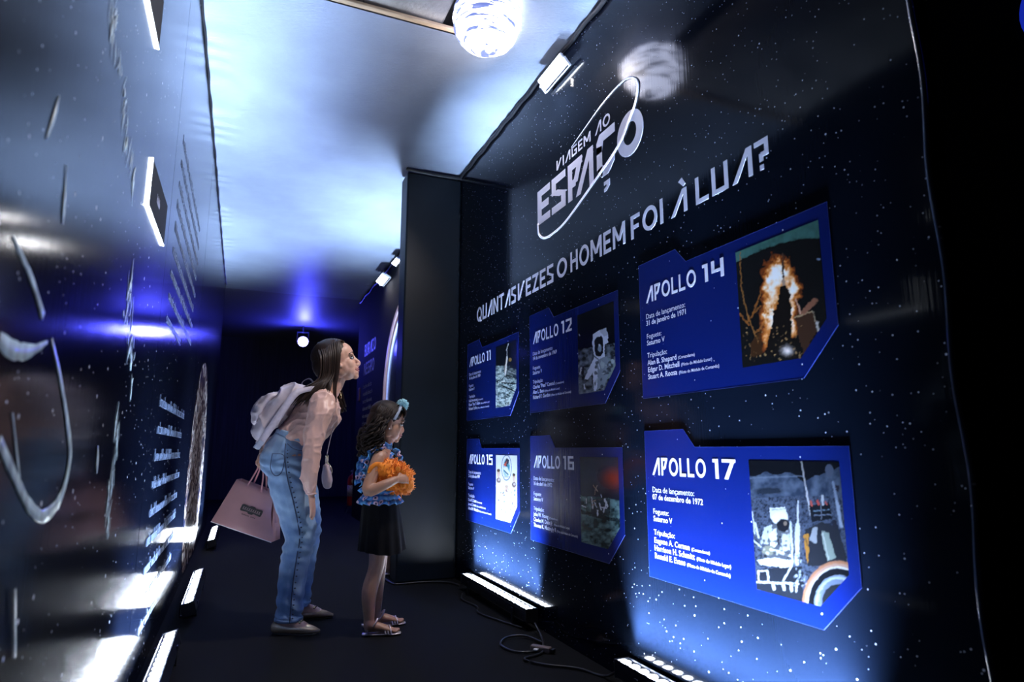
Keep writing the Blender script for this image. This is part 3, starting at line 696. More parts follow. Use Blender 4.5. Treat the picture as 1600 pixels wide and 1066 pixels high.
for num, y0, z0, fn, date, crew, lab in PANELS:
    t = thing('mission_panel', lab, 'panel', (XR, y0 - 0.48, z0), 'blue mission panels')
    W_, H_ = 0.935, 0.56
    out = [(0, 0), (W_ - .13, 0), (W_, .135), (W_, .495), (.305, .495), (.245, H_), (0, H_)]
    part('board', G().prism(out, 0.0020, on_right(y0, z0, XR)), M['panel'], t)
    rim = G()
    for i in range(len(out)):
        (a, b), (c, d) = out[i], out[(i + 1) % len(out)]
        l = math.hypot(c - a, d - b); nx, ny = -(d - b) / l * .0009, (c - a) / l * .0009
        rim.prism([(a, b), (c, d), (c + nx, d + ny), (a + nx, b + ny)], 0.0022, on_right(y0, z0, XR))
    part('rim', rim, M['panel_edge'], t)
    part_photo = photo(fn, y0 - 0.565, z0 + 0.452, 0.335, 0.392, 0.10, t)
    word('APOLLO', y0 - .045, y0 - .358, z0 + .388, 0.066, t, x=XR - .0019, depth=.0005)
    word(num, y0 - .395, y0 - (.505 if num != '11' else .470), z0 + .388, 0.066, t, x=XR - .0019, depth=.0005, gap=.2)
    yt = y0 - .040
    text_line('Data de lançamento:', yt, z0 + .322, .030, t, width=.25)
    text_line(date, yt, z0 + .295, .029, t, bold=.012)
    text_line('Foguete:', yt, z0 + .240, .029, t)
    text_line('Saturno V', yt, z0 + .213, .029, t, bold=.010)
    text_line('Tripulação:', yt, z0 + .162, .029, t)
    for i in range(3):
        z = z0 + .132 - .0285 * i
        w = text_line(crew[i], yt, z, .029, t, bold=.012)
        text_line(ROLES[i], yt - w - .010, z, .0165, t, bold=.006)

# ------------------------------------------------------------------ floor wall-washers
def lens_mesh():
    g = G().lathe([(0.0195, 0), (0.0195, 0.002), (0.014, 0.0045), (0.005, 0.0055)], (0, 0, 0), 16)
    me = g.mesh('lens'); me.materials.append(M['led']); return me
LENS = lens_mesh()
M['bar_case'] = mat('dark_blue_black_aluminium', (0.014, 0.017, 0.030), 0.32, metal=0.6)
def led_bar(x, y0, y1, ztop, lean, label, power=BAR_W, spread=66, aim=None):
    """lean>0 tilts the lens row towards +X"""
    n = 18; L_ = y1 - y0
    t = thing('wall_washer', label, 'light bar', (x, (y0 + y1) / 2, 0), 'floor wall washers')
    R = Matrix.Translation((x, 0, ztop)) @ Matrix.Rotation(lean, 4, 'Y')
    h = 0.062
    g = G().bbox((-.033, y0, -h), (.033, y1, -.004), .006, R)
    for s in (-1, 1): g.bbox((s*.031 - .0025, y0, -.008), (s*.031 + .0025, y1, .004), .001, R)
    part('housing', g, M['bar_case'], t)
    for y in (y0, y1): part('end_cap', G().bbox((-.035, y - .006, -h - .003), (.035, y + .006, .005), .003, R), M['black_plastic'], t)
    for y in (y0 + .16, y1 - .16):
        part('foot', G().bbox((x - .045, y - .015, 0), (x + .045, y + .015, .008), .002).bbox((x - .045, y - .012, 0), (x - .039, y + .012, ztop - .02), .001).bbox((x + .039, y - .012, 0), (x + .045, y + .012, ztop - .02), .001), M['bar_case'], t)
    for k in range(n):
        o = bpy.data.objects.new('lens', LENS); COL.objects.link(o); o.parent = t
        p = R @ Vector((0, y0 + L_ * (k + .5) / n, -.004))
        o.location = p - Vector(BASE[t.name]); o.rotation_euler = (0, lean, 0)
    ld = bpy.data.lights.new('washer_beam', 'AREA'); ld.shape = 'RECTANGLE'; ld.size = 0.05; ld.size_y = L_ * 0.97
    ld.energy = power; ld.color = COOL; ld.spread = math.radians(spread)
    lo = bpy.data.objects.new('washer_beam', ld); COL.objects.link(lo); lo.parent = t
    lo.location = (R @ Vector((0, (y0 + y1) / 2, .006))) - Vector(BASE[t.name])
    lo.rotation_euler = (PI, lean if aim is None else aim, 0)
    return t
led_bar(1.445, 3.13, 4.17, .105, 0.0, 'black LED wall washer on the floor under the round emblem panel', BAR_W*1.1, 46, .24)
led_bar(1.445, 1.23, 2.28, .105, 0.0, 'black LED wall washer at the bottom edge under the rover panel', BAR_W*1.2, 46, .24)
led_bar(1.42, 5.45, 6.45, .105, 0.20, 'LED wall washer hidden past the dark pilaster', BAR_W*1.05, 64, -.05)
led_bar(-.235, 2.36, 3.42, .100, -.25, 'LED wall washer nearest on the left, individual lenses visible')
led_bar(-.205, 3.99, 5.05, .100, -.25, 'middle of the LED wall washers along the left wall')
led_bar(-.185, 6.62, 7.78, .100, -.25, 'farthest LED wall washer on the left, below the pink shopping bag', BAR_W)

# ------------------------------------------------------------------ hanging planet lamp
def planet_mat():
    m = mat('planet_lamp_shell', (0.9, 0.92, 1.0), 0.35); N, L = nt(m); b = N['Principled BSDF']; tc = N['Texture Coordinate']
    mp = N.new('ShaderNodeMapping'); mp.inputs['Rotation'].default_value = (0.35, 0.25, 0); mp.inputs['Scale'].default_value = (2.5, 2.5, 16); L.new(tc.outputs['Object'], mp.inputs['Vector'])
    nz = N.new('ShaderNodeTexNoise'); nz.inputs['Scale'].default_value = 4.2; nz.inputs['Detail'].default_value = 5; nz.inputs['Distortion'].default_value = .5; L.new(mp.outputs[0], nz.inputs['Vector'])
    rp = N.new('ShaderNodeValToRGB'); e = rp.color_ramp.elements
    e[0].position = .42; e[0].color = (.012, .016, .04, 1); e[1].position = .50; e[1].color = (1, 1, 1, 1)
    L.new(nz.outputs['Fac'], rp.inputs[0])
    sp = N.new('ShaderNodeSeparateXYZ'); L.new(tc.outputs['Object'], sp.inputs[0])
    up = N.new('ShaderNodeMapRange'); up.inputs['From Min'].default_value = .03; up.inputs['From Max'].default_value = .09; up.inputs['To Min'].default_value = 9; up.inputs['To Max'].default_value = 0.35
    L.new(sp.outputs[2], up.inputs[0]); L.new(up.outputs[0], b.inputs['Emission Strength'])
    mx = N.new('ShaderNodeMix'); mx.data_type = 'RGBA'; mx.blend_type = 'MULTIPLY'; mx.inputs['Factor'].default_value = 1; mx.inputs['B'].default_value = (.66, .72, 1, 1)
    L.new(rp.outputs[0], mx.inputs['A']); L.new(mx.outputs['Result'], b.inputs['Emission Color']); return m
lamp_c = (1.0, 2.67, 3.04)
t = thing('planet_lamp', 'glowing white banded globe lamp hanging at the ceiling', 'lamp', (lamp_c[0], lamp_c[1], lamp_c[2]))
g = G().ell(lamp_c, (.168, .168, .160), nu=72, nv=48)
gv = np.array(g.v); dv = gv - np.array(lamp_c); nn = dv / np.linalg.norm(dv, axis=1)[:, None]
g.v = [tuple(p) for p in gv + nn * (((vnoise(dv + 5, 11) - .5) * .018) + .004 * np.sin(dv[:, 2] * 120 + dv[:, 0] * 30))[:, None]]
part('globe', g, planet_mat(), t)
g = G()
for k, zz in enumerate((.055, .075, .095)):
    r = math.sqrt(.172**2 - zz**2)
    g.loft([(lamp_c[0] + r*math.cos(a), lamp_c[1] + r*math.sin(a), lamp_c[2] + zz + .02*math.cos(a + 2)) for a in np.linspace(0, 2*PI, 40)], [.004]*40, n=1, segs=6)
part('band', g, mat('blue_grey_band', (.30, .34, .55), .4), t)
part('cord', G().loft([(1.0, 2.67, 3.18), (1.0, 2.67, 3.42)], [.006, .006], n=2, segs=8), M['cable'], t)

# floodlight clamped to the top of the right wall, shining down the wall
def floodlight(y, z, s, label, on=6.0, tilt=0.5, group='floodlights on the wall top'):
    t = thing('floodlight', label, 'floodlight', (XR - .02, y, z), group)
    R = Matrix.Translation((XR - .075*s, y, z)) @ Matrix.Rotation(tilt, 4, 'Y')
    g = G().bbox((-.055*s, -.21*s, -.012*s), (.055*s, .21*s, .012*s), .005*s, R)
    for k in range(7): g.box((-.045*s + k*.015*s, -.195*s, .012*s), (-.041*s + k*.015*s, .195*s, .032*s), R)
    part('housing', g, M['white_paint'], t)
    part('glass', G().bbox((-.046*s, -.19*s, -.016*s), (.046*s, .19*s, -.0115*s), .002, R), M['white_lit'], t)
    g = G()
    for sy in (-1, 1): g.bbox((-.012*s, sy*.218*s - .004, -.012*s), (.075*s, sy*.218*s + .004, .012*s), .002, R)
    g.bbox((.068*s, -.218*s, -.012*s), (.076*s, .218*s, .012*s), .002, R)
    part('bracket', g, M['white_paint'], t)
    part('knob', G().lathe([(.010*s, 0), (.010*s, .012*s)], R @ Vector((0, .224*s, 0)), 12, Matrix.Rotation(-PI/2, 3, 'X')), M['white_paint'], t)
    part('sensor_stalk', G().loft([(XR - .10*s, y - .02*s, z - .03*s), (XR - .10*s, y - .02*s, z - .085*s)], [.005*s]*2, n=1, segs=8).ell((XR - .104*s, y - .01*s, z - .09*s), (.012*s, .010*s, .008*s), nu=10, nv=8), M['white_paint'], t)
    pts = [(XR - .07*s, y + .195*s, z + .02*s), (XR - .04*s, y + .17*s, z - .005*s), (XR - .03*s, y + .20*s, z + .03*s), (XR - .05*s, y + .16*s, z + .05*s), (XR - .03*s, y + .218*s, z + .01*s), (XR - .02*s, y + .18*s, z + .04*s), (XR - .012, y + .1*s, min(3.09, z + .09*s))]
    part('cable', G().loft(pts, [.005*s]*len(pts), n=6, segs=8), M['cable'], t)
    ld = bpy.data.lights.new('flood_beam', 'AREA'); ld.shape = 'RECTANGLE'; ld.size = .08*s; ld.size_y = .22*s; ld.energy = on; ld.color = (1.0, .90, .84); ld.spread = math.radians(150)
    lo = bpy.data.objects.new('flood_beam', ld); COL.objects.link(lo); lo.parent = t
    lo.location = (R @ Vector((0, 0, -.022*s))) - Vector(BASE[t.name]); lo.rotation_euler = (0, tilt, 0)
floodlight(2.83, 2.975, .66, 'white floodlight with a looped cable above the logo', on=17.0, tilt=.85)
floodlight(7.30, 2.93, .9, 'small lit floodlight on the far wall top past the pilaster', on=2.0, group='far floodlights')
floodlight(6.70, 2.98, .55, 'tiny lit floodlight tucked beside the top of the pilaster', on=1.0, group='far floodlights')

# blue stage light at the far end
bl = (0.90, 11.6, 2.80)
t = thing('stage_light', 'small glaring blue stage light hanging at the far end', 'stage light', bl)
part('can', G().lathe([(.075, .10), (.085, .02), (.085, -.08), (.05, -.13)], bl, 20, Matrix.Rotation(PI/2, 3, 'X')), M['black_plastic'], t)
part('lamp_face', G().ell((bl[0], bl[1] - .10, bl[2]), (.085, .035, .085)), M['blue_lit'], t)
part('yoke', G().bbox((bl[0] - .10, bl[1] - .01, bl[2] - .01), (bl[0] - .09, bl[1] + .02, 2.98), .002).bbox((bl[0] + .09, bl[1] - .01, bl[2] - .01), (bl[0] + .10, bl[1] + .02, 2.98), .002).bbox((bl[0] - .10, bl[1] - .01, 2.97), (bl[0] + .10, bl[1] + .02, 2.99), .002).bbox((bl[0] - .012, bl[1] - .01, 2.98), (bl[0] + .012, bl[1] + .02, 3.10), .002), M['black_plastic'], t)
ld = bpy.data.lights.new('blue_beam', 'POINT'); ld.energy = 55; ld.color = (.05, .06, 1); ld.shadow_soft_size = .06
lo = bpy.data.objects.new('blue_beam', ld); COL.objects.link(lo); lo.parent = t; lo.location = (0, -.16, 0); lo.rotation_euler = (-PI/2 - .25, 0, -.25)

# ------------------------------------------------------------------ prints and signs on the left wall
loops = {
 'swoosh': ([(1.132, .932), (1.239, .870), (1.321, .827), (1.421, .801), (1.526, .828), (1.562, .903), (1.505, .975), (1.406, 1.060), (1.328, 1.113)], [.010, .010, .012, .013, .014, .013, .010, .007, .004], 'white curved swoosh print low on the left wall'),
 'streak': ([(1.072, 1.22), (1.12, 1.205), (1.184, 1.183), (1.264, 1.141)], [.003, .005, .007, .008], 'short diagonal light streak print above the white swoosh'),
 'thread': ([(1.173, .975), (1.21, .925), (1.249, .875)], [.002, .003, .003], 'thin thread of light printed inside the white swoosh'),
 'blot': ([(1.831, .929), (1.842, .895), (1.852, .863)], [.006, .014, .006], 'small pale blot printed right of the white swoosh'),
 'flare': ([(1.194, 1.508), (1.18, 1.46), (1.157, 1.411)], [.002, .008, .002], 'slim pale flare printed high on the nearest banner'),
 'shard': ([(1.283, 1.422), (1.293, 1.38), (1.300, 1.345), (1.306, 1.319)], [.002, .006, .010, .003], 'pale pointed shard print below the slim flare'),
 'line': ([(1.301, .698), (1.325, .64), (1.35, .581)], [.003, .003, .003], 'upright pale line printed near the bottom left'),
 'crescent': ([(1.076, 1.072), (1.13, 1.066), (1.192, 1.071), (1.25, 1.085), (1.304, 1.104)], [.012, .014, .013, .008, .003], 'faint crescent print at the left picture edge'),
}
for k, (pts, wds, lab) in loops.items():
    Q = spline(np.array(pts), 6); w = spline(np.array(wds)[:, None], 6)[:, 0]; T = np.gradient(Q, axis=0); T /= np.linalg.norm(T, axis=1)[:, None]
    jit = (vnoise(Q + 9, 60) - .5) * .3 + 1
    xx = XL + .0012
    A = [(xx, q[0] - t_[1]*w_*j, q[1] + t_[0]*w_*j) for q, t_, w_, j in zip(Q, T, w, jit)]
    B = [(xx, q[0] + t_[1]*w_*j, q[1] - t_[0]*w_*j) for q, t_, w_, j in zip(Q, T, w, jit)]
    single('wall_print', G().strip(A, B, .0004), M['nebula_print'], lab, 'wall print')
# ragged nebula column on the second banner
def nebula(pts, wds, lab, seed):
    r = np.random.RandomState(seed); Q = spline(np.array(pts), 14); w = spline(np.array(wds)[:, None], 14)[:, 0]
    g = G(); xx = XL + .0010
    for k in range(46):
        i = r.randint(len(Q)); c = Q[i] + np.array(((r.rand() - .5) * 1.7 * w[i], (r.rand() - .5) * .03))
        l = .012 + .05 * r.rand()**2; a = PI/2 + (r.rand() - .5) * 1.1; wd_ = .0012 + .006 * r.rand()**2
        t_ = np.linspace(-1, 1, 9); cv = (r.rand() - .5) * .02
        py = c[0] + t_ * l * math.cos(a) + cv * t_**2; pz = c[1] + t_ * l * math.sin(a)
        ww = wd_ * (1 - t_**2) * (.6 + .8 * r.rand(9)) + .0002
        g.strip(np.c_[np.full(9, xx + k*2e-5), py - ww, pz], np.c_[np.full(9, xx + k*2e-5), py + ww, pz], .0002)
    o = single('wall_print', g, M['nebula_print'], lab, 'wall print'); o['kind'] = 'stuff'
nebula([(1.54, 2.05), (1.50, 1.915), (1.48, 1.83), (1.60, 1.80), (1.703, 1.743), (1.784, 1.694), (1.87, 1.66), (1.931, 1.637)], [.03, .04, .05, .05, .055, .06, .05, .01], 'ragged pale nebula print beside the lit edge sign', 3)
nebula([(2.05, 1.42), (2.03, 1.36), (2.06, 1.30), (2.12, 1.25), (2.2, 1.20), (2.25, 1.12)], [.01, .06, .10, .09, .07, .02], 'wispy pale nebula print under the lit edge sign', 5)
nebula([(2.05, 1.02), (2.08, .90), (2.05, .80), (2.10, .70)], [.03, .05, .04, .02], 'dim nebula wisp printed lower on the second banner', 8)

def planet_print():
    m = mat('marbled_planet_print', (.5, .5, .5), .25, spec=.3); N, L = nt(m); b = N['Principled BSDF']; tc = N['Texture Coordinate']
    mp = N.new('ShaderNodeMapping'); mp.inputs['Scale'].default_value = (0, 1.6, 3.2); L.new(tc.outputs['Object'], mp.inputs['Vector'])
    nz = N.new('ShaderNodeTexNoise'); nz.inputs['Scale'].default_value = 2.6; nz.inputs['Detail'].default_value = 7; nz.inputs['Distortion'].default_value = 1.6; L.new(mp.outputs[0], nz.inputs['Vector'])
    rp = N.new('ShaderNodeValToRGB'); e = rp.color_ramp; e.elements[0].position = .36; e.elements[0].color = (.010, .016, .05, 1); e.elements[1].position = .66; e.elements[1].color = (.62, .58, .55, 1)
    k = e.elements.new(.47); k.color = (.16, .10, .075, 1); L.new(nz.outputs['Fac'], rp.inputs[0]); L.new(rp.outputs[0], b.inputs['Base Color']); return m
po = [(1.0*math.cos(a), max(-.66, .95*math.sin(a))) for a in np.linspace(0, 2*PI, 61)[:-1]]
single('wall_print', G().prism(po, .0008, on_left(5.98, .70, XL + .0006)), planet_print(), 'large marbled planet print glowing above the middle left washer', 'wall print')

def ticks(rows, ya, yb, dz, ztop, h, x, mk, parent, seed, m):
    """rows of small print too far and slanted to read: one mesh per row"""
    r = np.random.RandomState(seed)
    for k in range(rows):
        g = G(); u = 0; L_ = abs(yb - ya) * (1 if k < rows - 1 else .5) * (.92 + .08 * r.rand())
        while u < L_:
            for _ in range(r.randint(3, 9)):
                if u > L_: break
                w = h * (.35 + .25 * r.rand()); hh = h * r.choice([.62, .62, .62, 1.0])
                kind = r.randint(3)
                t_ = h * .11
                quads = [[(u, 0), (u + t_, 0), (u + t_, hh), (u, hh)]]
                if kind != 0: quads.append([(u + w - t_, 0), (u + w, 0), (u + w, .62*h), (u + w - t_, .62*h)])
                if kind != 2: quads.append([(u, 0), (u + w, 0), (u + w, t_), (u, t_)])
                if kind != 1: quads.append([(u, .62*h - t_), (u + w, .62*h - t_), (u + w, .62*h), (u, .62*h)])
                for q in quads: g.prism(q, .001, mk(ya, ztop - k * dz, x))
                u += w + h * .18
            u += h * .45
        part('text_row', g, m, parent)['kind'] = 'stuff'
tx = thing('text_block', 'slanting block of small white print on the glossy left wall', 'lettering', (XL + .006, 3.6, .2))
ticks(9, 3.0, 4.25, .113, 1.10, .050, XL + .0010, on_left, tx, 4, mat('dim_blue_lettering', (.10, .13, .20), .4))
tx = thing('text_block', 'blurred block of small white print high on the left wall past the lit sign', 'lettering', (XL + .006, 3.6, 1.4))
ticks(9, 2.95, 4.3, .10, 2.25, .045, XL + .0010, on_left, tx, 9, mat('faded_lettering', (.10, .12, .17), .4))

M['sign_face'] = mat('black_matte_acrylic', (.004, .005, .008), .7, spec=.15)
def edge_sign(y0, y1, z0, z1, label):
    t = thing('edge_lit_sign', label, 'sign', (XL + .005, (y0 + y1)/2, z0), 'edge lit signs')
    part('plate', G().bbox((XL + .0008, y0 + .004, z0 + .004), (XL + .0065, y1, z1), .002), M['sign_face'], t)
    part('light_strip', G().box((XL + .0008, y0, z0), (XL + .0065, y0 + .004, z1)), M['edge_led'], t)
    part('light_strip', G().box((XL + .0008, y0, z0), (XL + .0065, y1, z0 + .004)), M['edge_led'], t)
    ticks(1, (y0+y1)/2 - .06, (y0+y1)/2 + .07, .03, (z0+z1)/2 - .01, .03, XL + .0065, on_left, t, 2, M['letter'])
edge_sign(2.165, 2.60, 1.674, 1.834, 'black sign with glowing white edges on the left wall')
edge_sign(1.62, 2.06, 2.145, 2.31, 'edge-lit sign cut by the top of the picture')

# ------------------------------------------------------------------ far wall: round portal ring and title
M['ring'] = mat('lavender_ring_light', (.22, .17, .19), .45, emit=(.60, .44, .56), es=.16, var=.3, vs=4)
M['ring_thin'] = mat('blue_ring_light', (.4, .5, .9), .35, emit=(.40, .48, 1.0), es=.25)
pc = (6.2, 1.5)
t = thing('round_portal', 'big round black portal with a lavender ring, half hidden by the pilaster', 'portal', (XR, 6.2, .3))
def ring(r0, r1, x0, x1, n=72):
    g = G(); v = []; f = []
    for k in range(n):
        a = 2*PI*k/n
        for r, x in ((r0, x0), (r1, x0), (r1, x1), (r0, x1)): v.append((x, pc[0] + r*math.cos(a), pc[1] + r*math.sin(a)))
    for k in range(n):
        for j in range(4):
            a = k*4 + j; b = k*4 + (j+1) % 4; c = ((k+1) % n)*4
            f.append((a, b, c + (j+1) % 4, c + j))
    return g.add(v, f, True)
part('outer_ring', ring(.97, 1.03, XR - .03, XR), M['ring'], t)
part('soft_ring', ring(1.03, 1.07, XR - .012, XR), mat('dim_brown_ring', (.16, .11, .10), .4), t)
part('inner_ring', ring(.885, .90, XR - .02, XR), M['ring_thin'], t)
g = G(); g.prism([(.885*math.cos(a), .885*math.sin(a)) for a in np.linspace(0, 2*PI, 60)[:-1]], .006, on_right(pc[0], pc[1], XR))
part('disc', g, star_vinyl('portal_disc', (.006, .008, .02), .2, nebula=.02), t)
M['dim_letter'] = mat('grey_lettering', (.16, .15, .17), .5)
bt = thing('portal_title', 'two-line grey title on the black wall left of the portal ring', 'lettering', (XR - .003, 8.3, 1.9))
word('BURACO', 8.70, 7.92, 2.18, .165, bt, m=M['dim_letter']); word('NEGRO', 8.70, 7.98, 1.92, .165, bt, m=M['dim_letter'])
bt = thing('portal_caption', 'rows of tiny grey print under the two-line portal title', 'lettering', (XR - .003, 8.4, 1.3))
ticks(6, 8.70, 8.05, .10, 1.74, .055, XR - .0005, on_right, bt, 12, M['dim_letter'])
single('wall_socket', G().bbox((XR - .012, 8.94, 1.60), (XR, 9.06, 1.78), .004), mat('maroon_box', (.10, .04, .05), .5), 'small dark red call-point box at the far wall end', 'wall box')

# ------------------------------------------------------------------ fire extinguisher on its stand
M['red'] = mat('red_enamel', (.42, .012, .02), .3)
M['steel'] = mat('brushed_steel', (.5, .5, .5), .35, metal=1.0)
ex = (1.60, 9.80, 0.0)
t = thing('fire_extinguisher', 'red fire extinguisher on a low wire stand in the dark', 'fire extinguisher', ex)
part('cylinder', G().lathe([(.005, .10), (.080, .105), (.085, .13), (.085, .47), (.075, .52), (.04, .555), (.028, .57)], ex, 28), M['red'], t)
part('paper_label', G().lathe([(.0856, .24), (.0856, .40)], ex, 28), mat('pink_paper_label', (.50, .34, .40), .6, var=.5, vs=40), t)
part('seal', G().lathe([(.0, 0), (.03, .001), (.03, .003)], (ex[0] - .02, ex[1] - .088, .46), 16, Matrix.Rotation(PI/2, 3, 'X')), mat('yellow_seal', (.7, .5, .25), .5), t)
part('valve', G().lathe([(.026, .57), (.026, .60), (.016, .605), (.016, .63)], ex, 16).ell((ex[0] - .035, ex[1] - .01, .60), (.016, .010, .016), nu=12, nv=8), M['steel'], t)
part('handle', G().loft([(ex[0] - .01, ex[1], .625), (ex[0] + .06, ex[1], .635), (ex[0] + .11, ex[1], .66)], [(.010, .004)]*3).loft([(ex[0] + .0, ex[1], .605), (ex[0] + .07, ex[1], .602), (ex[0] + .12, ex[1], .606)], [(.010, .004)]*3), M['red'], t)
part('hose', G().loft([(ex[0] + .02, ex[1], .60), (ex[0] + .10, ex[1] - .02, .56), (ex[0] + .115, ex[1] - .02, .40), (ex[0] + .10, ex[1] - .03, .20)], [.010]*4), M['cable'], t)
g = G()
for a in (.8, 2.4, 3.9, 5.5):
    g.loft([(ex[0] + .08*math.cos(a), ex[1] + .08*math.sin(a), .10), (ex[0] + .13*math.cos(a), ex[1] + .13*math.sin(a), .0)], [.006, .006], n=1, segs=8)
g.loft([(ex[0] + .092*math.cos(a), ex[1] + .092*math.sin(a), .10) for a in np.linspace(0, 2*PI, 25)], [.006]*25, n=1, segs=8)
part('stand', g, M['black_plastic'], t)

# ------------------------------------------------------------------ cables on the floor
def cable(pts, r, label, n=6):
    return single('cable', G().loft(pts, [r]*len(pts), n=n, segs=8), M['cable'], label, 'cable')
cable([(1.02, 4.70, .008), (1.035, 4.53, .008), (1.06, 4.50, .008), (1.16, 4.50, .008), (1.28, 4.49, .008), (1.40, 4.42, .008), (1.44, 4.30, .008)], .006, 'grey cable running round the foot of the dark pilaster')
cable([(1.44, 3.08, .05), (1.43, 2.98, .008), (1.38, 2.86, .008), (1.30, 2.80, .008), (1.22, 2.84, .008), (1.20, 2.95, .010), (1.27, 3.04, .012), (1.36, 3.02, .014), (1.40, 2.90, .008)], .0055, 'looped black cable between the two right wall washers')
cable([(1.40, 2.90, .012), (1.33, 2.77, .008), (1.22, 2.72, .008), (1.27, 2.62, .008), (1.38, 2.52, .008), (1.43, 2.40, .008), (1.44, 2.31, .05)], .0055, 'black cable tail running to the nearest right wall washer')
cable([(1.38, 4.05, .008), (1.33, 3.90, .008), (1.35, 3.70, .008), (1.31, 3.55, .008), (1.36, 3.35, .008), (1.41, 3.18, .008)], .005, 'thin cable lying in front of the emblem panel washer')
g = G(); Mx = Matrix.Translation((1.345, 2.80, .014)) @ Matrix.Rotation(-.9, 4, 'Z')
t = thing('cable_connector', 'grey-brown plug connector joining the looped floor cables', 'connector', (1.345, 2.80, 0))
part('body', G().bbox((-.055, -.016, -.013), (.045, .016, .013), .005, Mx), mat('grey_brown_plastic', (.16, .12, .11), .4), t)
part('tag', G().bbox((-.03, -.034, -.002), (-.008, -.014, .004), .001, Mx), M['white_paint'], t)
part('collar', G().bbox((.045, -.010, -.009), (.065, .010, .009), .003, Mx), M['black_plastic'], t)

# ------------------------------------------------------------------ people: shared helpers
def RY(pitch, yaw=0):      # head frame: x forward, y left, z up ; pitch>0 looks up
    return Matrix.Rotation(yaw, 3, 'Z') @ Matrix.Rotation(-pitch, 3, 'Y')
class Head:
    def __init__(s, o, sc, pitch, yaw, child=False):
        s.o = Vector(o); s.s = sc; s.R = RY(pitch, yaw); s.c = child
    def p(s, x, y, z): return tuple(s.o + s.R @ Vector((x, y, z)) * s.s)
    def e(s, g, c, r, M3=None, **k):
        Mx = s.R if M3 is None else s.R @ M3
        g.ell(s.p(*c), tuple(q * s.s for q in r), Mx, **k)
    def skin(s, g):
        k = .92 if s.c else 1.0
        s.e(g, (-.012, 0, .034), (.100, .076, .088)); s.e(g, (.030, 0, .040), (.062, .064, .064))
        s.e(g, (.030, 0, -.025), (.060, .061, .078)); s.e(g, (.040, 0, -.070), (.048, .046, .034)); s.e(g, (.076, 0, -.094), (.017, .020, .014))
        for y in (-1, 1):
            s.e(g, (.054, y*.036, -.028), (.030, .026, .034)); s.e(g, (.048, y*.030, -.056), (.032, .028, .036)); s.e(g, (.028, y*.044, -.040), (.034, .022, .040)); s.e(g, (.010, y*.050, -.055), (.030, .014, .030))
            s.e(g, (-.002, y*.074, -.008), (.017, .007, .030), Matrix.Rotation(y*.35, 3, 'Z')); s.e(g, (.012, y*.068, -.028), (.008, .008, .010))
            s.e(g, (.097*k, y*.010, -.036), (.009, .008, .008)); s.e(g, (.076, y*.030, .024), (.014, .022, .009))
        g.loft([s.p(.082, 0, .022), s.p(.094*k, 0, -.005), s.p(.108*k, 0, -.027), s.p(.100*k, 0, -.040)], [x*s.s for x in (.009, .010, .011, .008)], segs=12)
        s.e(g, (.086, 0, -.050), (.014, .022, .014)); s.e(g, (.084, 0, -.076), (.013, .020, .012))
    def features(s, root, iris, brow, lip, white):
        for y in (-1, 1):
            g = G(); s.e(g, (.0755, y*.031, .003), (.0125, .0150, .0085), nu=14, nv=10); ey = part('eye', g, white, root)
            g = G(); s.e(g, (.0845, y*.0325, .003), (.0048, .0062, .0066), nu=12, nv=8); part('iris', g, iris, ey)
            g = G(); g.loft([s.p(.074, y*.048, .006), s.p(.0875, y*.034, .0125), s.p(.0835, y*.019, .007)], [(.0022*s.s, .0022*s.s)]*3, n=5, segs=6); part('eyelash', g, iris, ey)
            g = G(); g.loft([s.p(.070, y*.051, .026), s.p(.089, y*.036, .0335), s.p(.0915, y*.014, .029)], [(.0035*s.s, .0020*s.s)]*3, n=5, segs=6); part('eyebrow', g, brow, root)
        g = G(); g.loft([s.p(.084, .022, -.0575), s.p(.098, .009, -.0555), s.p(.099, 0, -.057), s.p(.098, -.009, -.0555), s.p(.084, -.022, -.0575)], [x*s.s for x in (.0018, .0036, .0038, .0036, .0018)], segs=8)
        g.loft([s.p(.084, .020, -.0605), s.p(.096, .008, -.067), s.p(.096, -.008, -.067), s.p(.084, -.020, -.0605)], [x*s.s for x in (.0018, .0044, .0044, .0018)], segs=8)
        part('lips', g, lip, root)

def hand(g, wrist, d, n, thumb_side, size=1.0, curl=(.35, .40, .30), spread=.06, thumb_curl=.3):
    """palm + five fingers. d: pointing direction, n: back-of-hand normal, thumb_side: +-1 along n x d"""
    d = np.array(d, float); d /= np.linalg.norm(d); n = np.array(n, float); n -= d*np.dot(n, d); n /= np.linalg.norm(n)
    s = np.cross(n, d) * thumb_side; w = np.array(wrist, float); k = size
    L_ = .085*k
    g.loft([w - d*.02*k, w + d*.02*k, w + d*L_*.6, w + d*L_], [(.024*k, .017*k), (.030*k, .016*k), (.039*k, .014*k), (.037*k, .011*k)], side=tuple(s), segs=14)
    for i, (off, ln_) in enumerate(((.029, .072), (.0098, .080), (-.0098, .074), (-.029, .058))):
        b = w + d*L_*.93 + s*off*k; dd = d + s*off*k*spread*30; dd /= np.linalg.norm(dd)
        P = [b - d*.012*k, b]; a = 0
        for q, fr in enumerate((.45, .31, .24)):
            a += curl[q]; v = dd*math.cos(a) - n*math.sin(a); P.append(P[-1] + v*ln_*fr*k)
        g.loft(P, [x*k for x in (.0088, .0088, .0082, .0075, .0064)], side=tuple(s), n=3, segs=10)
    b = w + d*.022*k + s*.026*k
    v1 = d*.65 + s*.72 - n*.2; v1 /= np.linalg.norm(v1); v2 = d*(.85) + s*(.40 - thumb_curl) - n*.35; v2 /= np.linalg.norm(v2)
    g.loft([b - s*.012*k, b + v1*.030*k, b + v1*.030*k + v2*.030*k, b + v1*.030*k + v2*.054*k], [x*k for x in (.013, .0115, .0098, .0080)], side=tuple(n), n=3, segs=10)

